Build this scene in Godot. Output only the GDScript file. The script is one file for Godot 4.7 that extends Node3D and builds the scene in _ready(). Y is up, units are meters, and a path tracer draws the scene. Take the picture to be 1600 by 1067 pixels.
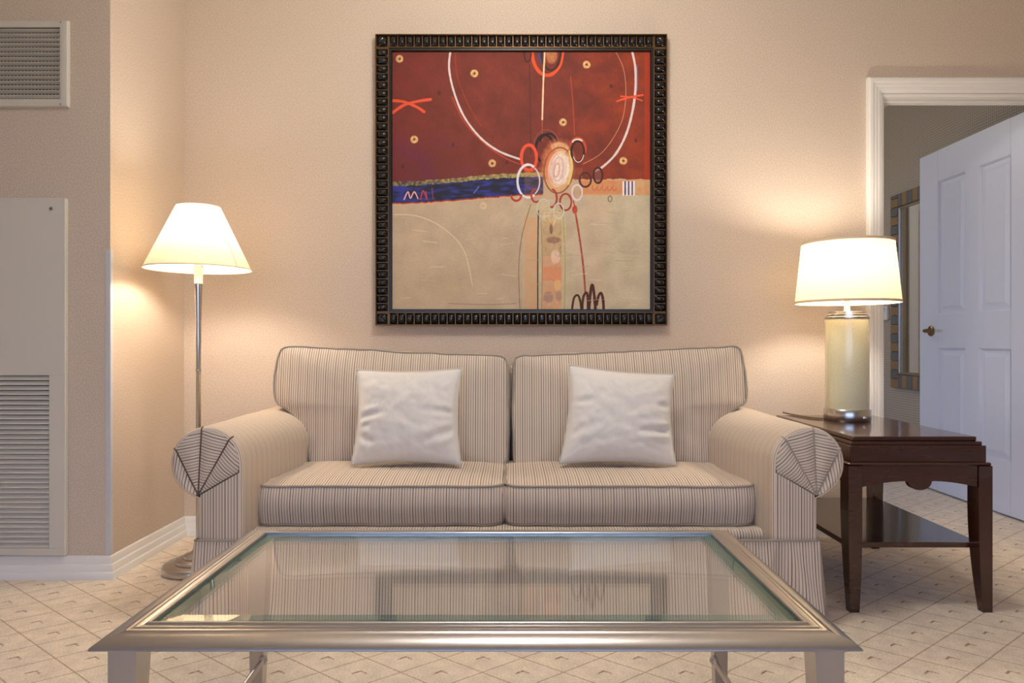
extends Node3D

# Distances "d" run forward from the camera (world z = -d); units are metres.
var M := {}
var rng := RandomNumberGenerator.new()
var nz := FastNoiseLite.new()


func _ready():
	rng.seed = 7
	nz.seed = 11
	nz.frequency = 1.0
	# ---- camera, sky, exposure ----
	var cam := Camera3D.new()
	cam.name = "camera"
	cam.fov = 53.13
	cam.near = 0.05
	cam.far = 100.0
	cam.position = Vector3(0, 0.93, 0)
	add_child(cam)
	cam.current = true
	var env := Environment.new()
	var sky := Sky.new()
	var sm := ProceduralSkyMaterial.new()
	sm.sky_top_color = Color(0.50, 0.66, 0.95)
	sm.sky_horizon_color = Color(0.82, 0.88, 1.0)
	sm.ground_bottom_color = Color(0.50, 0.52, 0.56)
	sm.ground_horizon_color = Color(0.72, 0.76, 0.84)
	sm.sun_angle_max = 1.0
	sky.sky_material = sm
	env.background_mode = Environment.BG_SKY
	env.sky = sky
	env.background_energy_multiplier = 4.0
	env.tonemap_mode = Environment.TONE_MAPPER_LINEAR
	env.tonemap_exposure = 1.03
	env.sdfgi_enabled = true
	env.ssao_enabled = true
	env.ssil_enabled = true
	var we := WorldEnvironment.new()
	we.name = "environment"
	we.environment = env
	add_child(we)
	# ---- the place ----
	materials()
	room()
	doorway()
	air_return()
	sofa()
	pillows()
	end_table()
	table_lamp()
	floor_lamp()
	ceiling_lamp("round white ceiling lamp of the sofa room, above the coffee table", V(0.05, CEIL, 1.95), 1.15)
	coffee_table()
	painting()
	bedroom()


# ------------------------------------------------------------------ helpers
func V(x: float, y: float, d: float) -> Vector3:
	return Vector3(x, y, -d)


func begin() -> SurfaceTool:
	var st := SurfaceTool.new()
	st.begin(Mesh.PRIMITIVE_TRIANGLES)
	return st


func vert(st: SurfaceTool, p: Vector3, n: Vector3, uv: Vector2):
	st.set_normal(n)
	st.set_uv(uv)
	st.add_vertex(p)


func tri(st: SurfaceTool, p: Array, n: Array, uv: Array):
	var g: Vector3 = (p[1] - p[0]).cross(p[2] - p[0])
	var o := [0, 2, 1] if g.dot(n[0] + n[1] + n[2]) > 0.0 else [0, 1, 2]
	for k in o:
		vert(st, p[k], n[k], uv[k])


func quad(st: SurfaceTool, p: Array, n: Array, uv: Array):
	tri(st, [p[0], p[1], p[2]], [n[0], n[1], n[2]], [uv[0], uv[1], uv[2]])
	tri(st, [p[0], p[2], p[3]], [n[0], n[2], n[3]], [uv[0], uv[2], uv[3]])


func flat_uv(p: Vector3, n: Vector3) -> Vector2:
	var a := n.abs()
	if a.y >= a.x and a.y >= a.z:
		return Vector2(p.x, p.z)
	if a.x >= a.z:
		return Vector2(p.z, -p.y)
	return Vector2(p.x, -p.y)


func face(st: SurfaceTool, pts: Array, centre: Vector3):
	# a flat convex face of a convex body round "centre"
	var n: Vector3 = (pts[1] - pts[0]).cross(pts[2] - pts[0])
	if n.length() < 1e-12:
		return
	n = n.normalized()
	if n.dot(pts[0] - centre) < 0.0:
		n = -n
	for k in range(1, pts.size() - 1):
		var q := [pts[0], pts[k], pts[k + 1]]
		tri(st, q, [n, n, n], [flat_uv(q[0], n), flat_uv(q[1], n), flat_uv(q[2], n)])


# a box with chamfered edges; x, y and d ranges
func box(st: SurfaceTool, x0: float, x1: float, y0: float, y1: float, d0: float, d1: float, b := 0.0):
	chamfer(st, Transform3D(Basis(), V((x0 + x1) / 2, (y0 + y1) / 2, (d0 + d1) / 2)), Vector3(absf(x1 - x0), absf(y1 - y0), absf(d1 - d0)), b)


func chamfer(st: SurfaceTool, t: Transform3D, size: Vector3, b: float):
	var h := size / 2
	var c := t.origin
	var P := {}
	for sx in [-1, 1]:
		for sy in [-1, 1]:
			for sz in [-1, 1]:
				P[[sx, sy, sz, 0]] = t * Vector3(sx * h.x, sy * (h.y - b), sz * (h.z - b))
				P[[sx, sy, sz, 1]] = t * Vector3(sx * (h.x - b), sy * h.y, sz * (h.z - b))
				P[[sx, sy, sz, 2]] = t * Vector3(sx * (h.x - b), sy * (h.y - b), sz * h.z)
	for s in [-1, 1]:
		face(st, [P[[s, -1, -1, 0]], P[[s, 1, -1, 0]], P[[s, 1, 1, 0]], P[[s, -1, 1, 0]]], c)
		face(st, [P[[-1, s, -1, 1]], P[[1, s, -1, 1]], P[[1, s, 1, 1]], P[[-1, s, 1, 1]]], c)
		face(st, [P[[-1, -1, s, 2]], P[[1, -1, s, 2]], P[[1, 1, s, 2]], P[[-1, 1, s, 2]]], c)
	if b <= 0.0:
		return
	for s in [-1, 1]:
		for r in [-1, 1]:
			face(st, [P[[s, r, -1, 0]], P[[s, r, 1, 0]], P[[s, r, 1, 1]], P[[s, r, -1, 1]]], c)
			face(st, [P[[s, -1, r, 0]], P[[s, 1, r, 0]], P[[s, 1, r, 2]], P[[s, -1, r, 2]]], c)
			face(st, [P[[-1, s, r, 1]], P[[1, s, r, 1]], P[[1, s, r, 2]], P[[-1, s, r, 2]]], c)
			for q in [-1, 1]:
				face(st, [P[[s, r, q, 0]], P[[s, r, q, 1]], P[[s, r, q, 2]]], c)


# normals of a polyline's segments, blended at its points where the bend is gentle: returns [start normal, end normal] per segment
func seg_normals(pr: Array, left: bool, bend := 0.75) -> Array:
	var ns := []
	for i in pr.size() - 1:
		var e: Vector2 = (pr[i + 1] - pr[i]).normalized()
		ns.append(Vector2(-e.y, e.x) if left else Vector2(e.y, -e.x))
	var out := []
	for i in ns.size():
		var a: Vector2 = ns[i]
		var b: Vector2 = ns[i]
		if i > 0 and ns[i].dot(ns[i - 1]) > bend:
			a = (ns[i] + ns[i - 1]).normalized()
		if i < ns.size() - 1 and ns[i].dot(ns[i + 1]) > bend:
			b = (ns[i] + ns[i + 1]).normalized()
		out.append([a, b])
	return out


# profile of (radius, height) turned round the upright through c
func lathe(st: SurfaceTool, c: Vector3, pr: Array, segs := 40, bend := 0.75):
	var ns := seg_normals(pr, false, bend)
	var run := 0.0
	for i in pr.size() - 1:
		var a: Vector2 = pr[i]
		var b: Vector2 = pr[i + 1]
		var len := a.distance_to(b)
		for k in segs:
			var p := []
			var n := []
			var uv := []
			for q in [[k, 0], [k + 1, 0], [k + 1, 1], [k, 1]]:
				var w: float = TAU * q[0] / segs
				var dir := Vector3(cos(w), 0, sin(w))
				var v: Vector2 = b if q[1] else a
				var m: Vector2 = ns[i][q[1]]
				p.append(c + dir * v.x + Vector3.UP * v.y)
				n.append((dir * m.x + Vector3.UP * m.y).normalized())
				uv.append(Vector2(float(q[0]) / segs, run + len * q[1]))
			quad(st, p, n, uv)
		run += len


# profile of (offset to the right of the path, height) carried along a mitred flat path; t takes (path x, path y, height) to the world
func sweep(st: SurfaceTool, path: Array, closed: bool, pr: Array, t: Transform3D, caps := true):
	var n := path.size()
	var segs := n if closed else n - 1
	var rn := []
	for i in segs:
		var e: Vector2 = (path[(i + 1) % n] - path[i]).normalized()
		rn.append(Vector2(e.y, -e.x))
	var mit := []
	for i in n:
		var a: Vector2 = rn[(i - 1 + segs) % segs] if closed or i > 0 else rn[0]
		var b: Vector2 = rn[i % segs] if closed or i < n - 1 else rn[segs - 1]
		mit.append((a + b) / (1.0 + a.dot(b)))
	var pn := seg_normals(pr, true)
	var at := func(i: int, q: Vector2) -> Vector3:
		var f: Vector2 = path[i] + mit[i] * q.x
		return t * Vector3(f.x, f.y, q.y)
	var run := 0.0
	for i in segs:
		var j := (i + 1) % n
		var long: float = path[i].distance_to(path[j])
		var across := 0.0
		for k in pr.size() - 1:
			var w: float = pr[k].distance_to(pr[k + 1])
			var na: Vector3 = (t.basis * Vector3(rn[i].x * pn[k][0].x, rn[i].y * pn[k][0].x, pn[k][0].y)).normalized()
			var nb: Vector3 = (t.basis * Vector3(rn[i].x * pn[k][1].x, rn[i].y * pn[k][1].x, pn[k][1].y)).normalized()
			quad(st, [at.call(i, pr[k]), at.call(j, pr[k]), at.call(j, pr[k + 1]), at.call(i, pr[k + 1])], [na, na, nb, nb],
				[Vector2(run, across), Vector2(run + long, across), Vector2(run + long, across + w), Vector2(run, across + w)])
			across += w
		run += long
	if not closed and caps:
		for i in [0, n - 1]:
			var e: Vector2 = path[1] - path[0] if i == 0 else path[n - 2] - path[n - 1]
			var nn: Vector3 = -(t.basis * Vector3(e.x, e.y, 0)).normalized()
			var flatp := PackedVector2Array(pr)
			var idx := Geometry2D.triangulate_polygon(flatp)
			for k in range(0, idx.size(), 3):
				tri(st, [at.call(i, pr[idx[k]]), at.call(i, pr[idx[k + 1]]), at.call(i, pr[idx[k + 2]])], [nn, nn, nn], [Vector2.ZERO, Vector2.ZERO, Vector2.ZERO])


# a flat outline pushed along the depth between d0 and d1 (outline in x, y)
func prism(st: SurfaceTool, outline: Array, t: Transform3D, h0: float, h1: float, bend := 0.8):
	var n := outline.size()
	var area := 0.0
	for i in n:
		area += outline[i].cross(outline[(i + 1) % n])
	var sgn := 1.0 if area > 0.0 else -1.0
	var nn := []
	for i in n:
		var e: Vector2 = (outline[(i + 1) % n] - outline[i]).normalized()
		nn.append(Vector2(e.y, -e.x) * sgn)
	for i in n:
		var j := (i + 1) % n
		var a: Vector2 = nn[i]
		var b: Vector2 = nn[i]
		if nn[i].dot(nn[(i - 1 + n) % n]) > bend:
			a = (nn[i] + nn[(i - 1 + n) % n]).normalized()
		if nn[i].dot(nn[j]) > bend:
			b = (nn[i] + nn[j]).normalized()
		var na: Vector3 = (t.basis * Vector3(a.x, a.y, 0)).normalized()
		var nb: Vector3 = (t.basis * Vector3(b.x, b.y, 0)).normalized()
		var p := [t * Vector3(outline[i].x, outline[i].y, h0), t * Vector3(outline[j].x, outline[j].y, h0), t * Vector3(outline[j].x, outline[j].y, h1), t * Vector3(outline[i].x, outline[i].y, h1)]
		quad(st, p, [na, nb, nb, na], [flat_uv(p[0], na), flat_uv(p[1], na), flat_uv(p[2], na), flat_uv(p[3], na)])
	var idx := Geometry2D.triangulate_polygon(PackedVector2Array(outline))
	for h in [h0, h1]:
		var m: Vector3 = (t.basis * Vector3(0, 0, 1.0 if (h > h0) == (h1 > h0) and h != h0 else -1.0)).normalized()
		if h1 < h0:
			m = -m
		for k in range(0, idx.size(), 3):
			var q := []
			var uv := []
			for s in 3:
				var f: Vector2 = outline[idx[k + s]]
				q.append(t * Vector3(f.x, f.y, h))
				uv.append(flat_uv(q[s], m))
			tri(st, q, [m, m, m], uv)


func tube(st: SurfaceTool, pts: Array, r, segs := 8, closed := false, ends := true):
	var n := pts.size()
	var rings := []
	var dirs := []
	var up := Vector3.UP
	for i in n:
		var a: Vector3 = pts[(i - 1 + n) % n] if closed or i > 0 else pts[0]
		var b: Vector3 = pts[(i + 1) % n] if closed or i < n - 1 else pts[n - 1]
		var t := (b - a).normalized()
		if i == 0 and absf(t.dot(up)) > 0.9:
			up = Vector3.RIGHT
		var side := up.cross(t)
		if side.length() < 0.05:
			side = Vector3.FORWARD.cross(t)
		side = side.normalized()
		var oth := t.cross(side).normalized()
		up = oth
		var ring := []
		var dr := []
		var rad: float = r[i] if r is Array else r
		for k in segs + 1:
			var w := TAU * k / segs
			var o := side * cos(w) + oth * sin(w)
			dr.append(o)
			ring.append(pts[i] + o * rad)
		rings.append(ring)
		dirs.append(dr)
	var run := 0.0
	for i in (n if closed else n - 1):
		var j := (i + 1) % n
		var shift := 0
		if closed and j == 0:
			var best := 9.0
			for s in segs:
				var far: float = rings[i][0].distance_to(rings[0][s])
				if far < best:
					best = far
					shift = s
		var len: float = pts[i].distance_to(pts[j])
		for k in segs:
			var k2 := (k + shift) % segs
			quad(st, [rings[i][k], rings[i][k + 1], rings[j][k2 + 1], rings[j][k2]], [dirs[i][k], dirs[i][k + 1], dirs[j][k2 + 1], dirs[j][k2]],
				[Vector2(run, 0), Vector2(run, 0.01), Vector2(run + len, 0.01), Vector2(run + len, 0)])
		run += len
	if ends and not closed:
		for i in [0, n - 1]:
			var m: Vector3 = (pts[0] - pts[1]).normalized() if i == 0 else (pts[n - 1] - pts[n - 2]).normalized()
			for k in segs:
				tri(st, [pts[i], rings[i][k], rings[i][k + 1]], [m, m, m], [Vector2.ZERO, Vector2.ZERO, Vector2.ZERO])


# a smooth sheet through pos[j][i]; normals point to the side given by "toward" (a point is behind the sheet)
func sheet(st: SurfaceTool, pos: Array, uv: Array, behind: Vector3, wrap := false):
	var nv := pos.size()
	var nu: int = pos[0].size()
	var nor := []
	var sum := 0.0
	for j in nv:
		var row := []
		for i in nu:
			var i0 := i - 1
			var i1 := i + 1
			if wrap:
				i0 = nu - 2 if i == 0 else i - 1
				i1 = 1 if i == nu - 1 else i + 1
			i0 = maxi(i0, 0)
			i1 = mini(i1, nu - 1)
			var du: Vector3 = pos[j][i1] - pos[j][i0]
			var dv: Vector3 = pos[mini(j + 1, nv - 1)][i] - pos[maxi(j - 1, 0)][i]
			var c := du.cross(dv)
			row.append(c.normalized() if c.length() > 1e-12 else Vector3.ZERO)
			sum += signf(c.dot(pos[j][i] - behind))
		nor.append(row)
	var s := 1.0 if sum >= 0.0 else -1.0
	for j in nv - 1:
		for i in nu - 1:
			var p := [pos[j][i], pos[j][i + 1], pos[j + 1][i + 1], pos[j + 1][i]]
			var n := [nor[j][i] * s, nor[j][i + 1] * s, nor[j + 1][i + 1] * s, nor[j + 1][i] * s]
			quad(st, p, n, [uv[j][i], uv[j][i + 1], uv[j + 1][i + 1], uv[j + 1][i]])


func root(called: String, at: Vector3, label := "", category := "", group := "") -> Node3D:
	var o := Node3D.new()
	o.name = called
	o.position = at
	add_child(o, true)
	if label:
		tag(o, label, category, group)
	return o


func tag(o: Node, label: String, category: String, group := ""):
	o.set_meta("label", label)
	o.set_meta("category", category)
	if group:
		o.set_meta("group", group)


# shapes are laid out in world coordinates; a part is moved back by its thing's base
func obj(called: String, st, mat: Material, parent: Node = self, label := "") -> MeshInstance3D:
	var o := MeshInstance3D.new()
	o.name = called
	o.mesh = st.commit() if st is SurfaceTool else st
	o.material_override = mat
	if parent != self:
		if parent.get_parent() == self and not parent is MeshInstance3D:
			o.position = -parent.position
		if label:
			o.set_meta("label", label)
	parent.add_child(o, true)
	return o


func struct(o: Node, label: String, category: String):
	o.set_meta("kind", "structure")
	tag(o, label, category)


func rect(x0: float, x1: float, y0: float, y1: float) -> Array:
	return [Vector2(x0, y0), Vector2(x1, y0), Vector2(x1, y1), Vector2(x0, y1)]


# ------------------------------------------------------------------ materials
func mat(called: String, c: Color, rough: float, metal := 0.0) -> StandardMaterial3D:
	var m := StandardMaterial3D.new()
	m.resource_name = called
	m.albedo_color = c
	m.roughness = rough
	m.metallic = metal
	M[called] = m
	return m


func c8(r: float, g: float, b: float) -> Color:
	return Color(r / 255.0, g / 255.0, b / 255.0)


func picture(w: int, h: int, f: Callable) -> ImageTexture:
	var data := PackedByteArray()
	data.resize(w * h * 3)
	var k := 0
	for y in h:
		for x in w:
			var c: Color = f.call(x, y)
			data[k] = int(clampf(c.r, 0, 1) * 255.0)
			data[k + 1] = int(clampf(c.g, 0, 1) * 255.0)
			data[k + 2] = int(clampf(c.b, 0, 1) * 255.0)
			k += 3
	return ImageTexture.create_from_image(Image.create_from_data(w, h, false, Image.FORMAT_RGB8, data))


func grain(seed_: int, freq: float, lo: Color, hi: Color, normal := false, strength := 4.0, octaves := 3) -> NoiseTexture2D:
	var f := FastNoiseLite.new()
	f.seed = seed_
	f.noise_type = FastNoiseLite.TYPE_SIMPLEX
	f.frequency = freq
	f.fractal_octaves = octaves
	var t := NoiseTexture2D.new()
	t.width = 512
	t.height = 512
	t.seamless = true
	t.noise = f
	if normal:
		t.as_normal_map = true
		t.bump_strength = strength
	else:
		var g := Gradient.new()
		g.offsets = PackedFloat32Array([0.2, 0.8])
		g.colors = PackedColorArray([lo, hi])
		t.color_ramp = g
	return t


func triplanar(m: StandardMaterial3D, s: float):
	m.uv1_triplanar = true
	m.uv1_world_triplanar = true
	m.uv1_scale = Vector3(s, s, s)


const PERIOD := 0.077   # eight stripes of the upholstery


func materials():
	var wall := mat("wallpaper", c8(222, 205, 187), 0.85)
	wall.albedo_texture = grain(3, 0.06, c8(232, 228, 222), Color.WHITE)
	wall.normal_enabled = true
	wall.normal_texture = grain(4, 0.09, Color.BLACK, Color.WHITE, true, 2.0)
	wall.normal_scale = 0.12
	triplanar(wall, 4.0)
	mat("ceiling paint", c8(238, 230, 216), 0.9)
	mat("white paint", c8(240, 236, 228), 0.35)
	mat("door paint", c8(216, 217, 225), 0.4)
	mat("grey enamel", c8(216, 209, 195), 0.45)
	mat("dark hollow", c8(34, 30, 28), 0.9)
	mat("screw steel", c8(150, 146, 138), 0.35, 0.9)
	mat("guard vinyl", c8(205, 205, 208), 0.3)
	# carpet: a lattice of dotted brown lines with a small chevron in each diamond
	var W := 0.229
	var H := 0.173
	var f := FastNoiseLite.new()
	f.seed = 5
	f.frequency = 0.11
	var f2 := FastNoiseLite.new()
	f2.seed = 6
	f2.frequency = 0.012
	var base := c8(234, 218, 194)
	var brown := c8(128, 92, 58)
	var cw := 1024
	var ch := 768
	var rough := PackedFloat32Array()
	rough.resize(cw * ch)
	var tex := picture(cw, ch, func(x: int, y: int) -> Color:
		var wx := x * 4.0 * W / cw
		var wz := y * 4.0 * H / ch
		var a := wx / W + wz / H
		var b := wx / W - wz / H
		var n := f.get_noise_2d(x, y)
		var da := absf(a - roundf(a)) * 0.138
		var db := absf(b - roundf(b)) * 0.138
		var l := 0.0
		var wide := 0.0019 + 0.0022 * n
		if da < wide:
			l = maxf(l, clampf(0.6 + f.get_noise_2d(x * 2.2 + 300, y * 2.2) * 1.3, 0, 1) * 0.8)
		if db < wide:
			l = maxf(l, clampf(0.6 + f.get_noise_2d(x * 2.2, y * 2.2 + 500) * 1.3, 0, 1) * 0.8)
		var ca := floorf(a) + 0.5
		var cb := floorf(b) + 0.5
		var mx := wx - (ca + cb) / 2 * W
		var mz := wz - (ca - cb) / 2 * H
		if absf(mx) < 0.019 + 0.006 * n and absf(mz - (absf(mx) - 0.010) * 0.75) < 0.0042:
			l = maxf(l, clampf((0.62 if mx < 0.004 else 0.36) + 0.9 * n, 0, 1))
		rough[y * cw + x] = 0.75 - 0.5 * l + 0.22 * n
		var c := base.lerp(brown, l)
		return c * (1.0 + 0.10 * n + 0.07 * f2.get_noise_2d(x, y)))
	var carpet := mat("carpet", Color.WHITE, 1.0)
	carpet.albedo_texture = tex
	carpet.heightmap_enabled = true
	carpet.heightmap_texture = picture(cw, ch, func(x: int, y: int) -> Color:
		var v := rough[y * cw + x]
		return Color(v, v, v))
	carpet.heightmap_scale = 0.22
	carpet.uv1_scale = Vector3(1.0 / (4 * W), 1.0 / (4 * H), 1)
	# the lattice has a crossing at x = 0.03, d = 2.007
	carpet.uv1_offset = Vector3(-0.03 / (4 * W), 2.007 / (4 * H), 0)
	carpet.rim_enabled = true
	carpet.rim = 0.3
	# striped upholstery
	var g := FastNoiseLite.new()
	g.seed = 9
	g.frequency = 0.35
	var light := c8(228, 209, 186)
	var dark := c8(108, 97, 90)
	var mid := c8(146, 128, 110)
	var stripe := mat("striped upholstery", Color.WHITE, 0.9)
	var bands := picture(512, 256, func(x: int, y: int) -> Color:
		var p := fmod(x / 64.0, 1.0)
		var odd := int(x / 64.0) % 2 == 1
		var force: float = [1.0, 0.9, 0.55, 0.75][int(x / 64.0) % 4]
		var n := g.get_noise_2d(x * 0.6, y * 2.0)
		var l := smoothstep(0.30, 0.36, p + 0.03 * n) - smoothstep(0.64, 0.70, p + 0.03 * n)
		var c := light.lerp(mid if odd else dark, l * 0.92 * force)
		if p < 0.3:
			c = c.lerp(mid, 0.30 * (1.0 - force))
		if odd and p > 0.46 and p < 0.54:
			c = dark
		return c * (1.0 + 0.10 * n))
	stripe.albedo_texture = bands
	stripe.uv1_scale = Vector3(1.0 / PERIOD, 1.0 / PERIOD, 1)
	stripe.rim_enabled = true
	stripe.rim = 0.25
	mat("stripe piping", c8(168, 154, 138), 0.9)
	mat("dark piping", c8(104, 80, 66), 0.9)
	var linen := mat("ivory cloth", c8(228, 221, 211), 0.85)
	linen.rim_enabled = true
	linen.rim = 0.4
	linen.normal_enabled = true
	linen.normal_texture = grain(21, 0.2, Color.BLACK, Color.WHITE, true, 2.0)
	linen.normal_scale = 0.25
	linen.uv1_scale = Vector3(9, 9, 1)
	mat("ivory piping", c8(205, 196, 184), 0.85)
	# dark wood
	var wood := mat("espresso wood", c8(66, 29, 20), 0.2)
	wood.albedo_texture = grain(31, 0.02, c8(225, 215, 208), Color.WHITE)
	wood.uv1_triplanar = true
	wood.uv1_scale = Vector3(0.6, 3, 1)
	wood.clearcoat_enabled = true
	wood.clearcoat = 0.6
	wood.clearcoat_roughness = 0.08
	var nickel := mat("brushed nickel", c8(198, 195, 192), 0.24, 1.0)
	mat("pewter", c8(190, 187, 186), 0.3, 1.0)
	mat("antique brass", c8(150, 122, 84), 0.3, 1.0)
	mat("neck white", c8(238, 232, 222), 0.4)
	var shade := mat("shade cloth", c8(240, 222, 190), 0.9)
	shade.backlight_enabled = true
	shade.backlight = Color(0.62, 0.57, 0.47)
	mat("shade trim", c8(226, 202, 166), 0.9)
	var bulb := mat("lit bulb", c8(255, 240, 215), 0.5)
	bulb.emission_enabled = true
	bulb.emission = c8(255, 226, 180)
	bulb.emission_energy_multiplier = 4.0
	var jar := mat("pale green glass", c8(242, 236, 198), 0.15)
	jar.albedo_texture = grain(41, 0.05, c8(242, 240, 232), Color.WHITE)
	jar.normal_enabled = true
	jar.normal_texture = grain(42, 0.08, Color.BLACK, Color.WHITE, true, 3.0)
	jar.normal_scale = 0.25
	jar.uv1_scale = Vector3(3, 5, 1)
	jar.clearcoat_enabled = true
	jar.clearcoat = 0.8
	jar.clearcoat_roughness = 0.05
	mat("lamp cord", c8(120, 84, 50), 0.5)
	# glass
	var pane := mat("clear glass", Color(0.9, 1.0, 0.97, 0.03), 0.0)
	pane.transparency = BaseMaterial3D.TRANSPARENCY_ALPHA
	var bevel := mat("bevelled glass", Color(0.16, 0.42, 0.39, 0.5), 0.0)
	bevel.transparency = BaseMaterial3D.TRANSPARENCY_ALPHA
	mat("mirror silver", c8(240, 240, 240), 0.02, 1.0)
	# frame of the painting
	mat("frame black", c8(26, 19, 16), 0.3)
	mat("frame bead", c8(22, 18, 18), 0.16)
	mat("frame bronze", c8(108, 82, 54), 0.35, 0.8)
	# bedroom
	var weave := mat("woven wallpaper", Color.WHITE, 0.85)
	weave.albedo_texture = picture(128, 128, func(x: int, y: int) -> Color:
		var ex := mini(x % 32, 31 - x % 32)
		var ey := mini(y % 32, 31 - y % 32)
		var c := c8(190, 178, 160)
		if ex < 4 or ey < 4:
			c = c8(156, 142, 124)
		return c)
	triplanar(weave, 1.0 / 0.072)
	mat("mosaic slate", c8(110, 108, 106), 0.4)
	mat("mosaic gold", c8(150, 122, 88), 0.4)
	mat("cream door", c8(240, 224, 200), 0.5)
	var canvas := mat("painted canvas", Color.WHITE, 0.8)
	canvas.albedo_texture = artwork()


# ------------------------------------------------------------------ the abstract picture
var art: Image
const AW := 1024


func ax(px: float) -> float:
	return (px - 610.5) / 409.0 * AW


func ay(py: float) -> float:
	return (py - 78.5) / 408.0 * AW


func dab(x: float, y: float, r: float, c: Color, a: float):
	for yy in range(maxi(0, int(y - r)), mini(AW - 1, int(y + r + 1)) + 1):
		for xx in range(maxi(0, int(x - r)), mini(AW - 1, int(x + r + 1)) + 1):
			var q := clampf(r + 0.5 - Vector2(xx - x, yy - y).length(), 0, 1) * a
			if q > 0.0:
				art.set_pixel(xx, yy, art.get_pixel(xx, yy).lerp(c, q))


# a brush line through photo points; w is the width in photo pixels
func brush(pts: Array, w: float, c: Color, a := 0.9, dry := 0.15):
	var s := AW / 408.0
	var curve := Curve2D.new()
	for i in pts.size():
		var p := Vector2(ax(pts[i].x), ay(pts[i].y))
		var t := Vector2.ZERO
		if i > 0 and i < pts.size() - 1:
			t = (Vector2(ax(pts[i + 1].x), ay(pts[i + 1].y)) - Vector2(ax(pts[i - 1].x), ay(pts[i - 1].y))) / 6.0
		curve.add_point(p, -t, t)
	curve.bake_interval = 1.0
	var len := curve.get_baked_length()
	var r := w * s / 2
	var step := maxf(1.0, r * 0.35)
	var d := 0.0
	while d <= len:
		var p := curve.sample_baked(d)
		var n := nz.get_noise_2d(p.x * 0.03, p.y * 0.03 + w * 10)
		dab(p.x, p.y, r * (1.0 + 0.25 * n), c, a * (1.0 - dry * (0.5 + rng.randf()) - dry * n))
		d += step


func loop(cx: float, cy: float, rx: float, ry: float, w: float, c: Color, a := 0.9, from := 0.0, to := 360.0, tilt := 0.0):
	var pts := []
	var n := 24
	for i in n + 1:
		var t := deg_to_rad(lerpf(from, to, float(i) / n))
		pts.append(Vector2(cx, cy) + Vector2(cos(t) * rx, sin(t) * ry).rotated(deg_to_rad(tilt)))
	brush(pts, w, c, a)


func blob(cx: float, cy: float, rx: float, ry: float, c: Color, a := 0.8, tilt := 0.0, soft := 0.25):
	var s := AW / 408.0
	var R := maxf(rx, ry) * s * 1.1
	var o := Vector2(ax(cx), ay(cy))
	for yy in range(maxi(0, int(o.y - R)), mini(AW - 1, int(o.y + R)) + 1):
		for xx in range(maxi(0, int(o.x - R)), mini(AW - 1, int(o.x + R)) + 1):
			var q := (Vector2(xx, yy) - o).rotated(-deg_to_rad(tilt)) / s
			var e := Vector2(q.x / rx, q.y / ry).length() + 0.12 * nz.get_noise_2d(xx * 0.02, yy * 0.02)
			var k := clampf((1.0 - e) / soft, 0, 1) * a * (0.85 + 0.3 * nz.get_noise_2d(xx * 0.06, yy * 0.06))
			if k > 0.0:
				art.set_pixel(xx, yy, art.get_pixel(xx, yy).lerp(c, minf(k, 1.0)))


func patch(x0: float, x1: float, y0: float, y1: float, c: Color, a := 0.7, scale := 0.03):
	for yy in range(maxi(0, int(ay(y0))), mini(AW, int(ay(y1)))):
		for xx in range(maxi(0, int(ax(x0))), mini(AW, int(ax(x1)))):
			var k := a * (0.75 + 0.5 * nz.get_noise_2d(xx * scale + x0, yy * scale + y0))
			art.set_pixel(xx, yy, art.get_pixel(xx, yy).lerp(c, clampf(k, 0, 1)))


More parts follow.
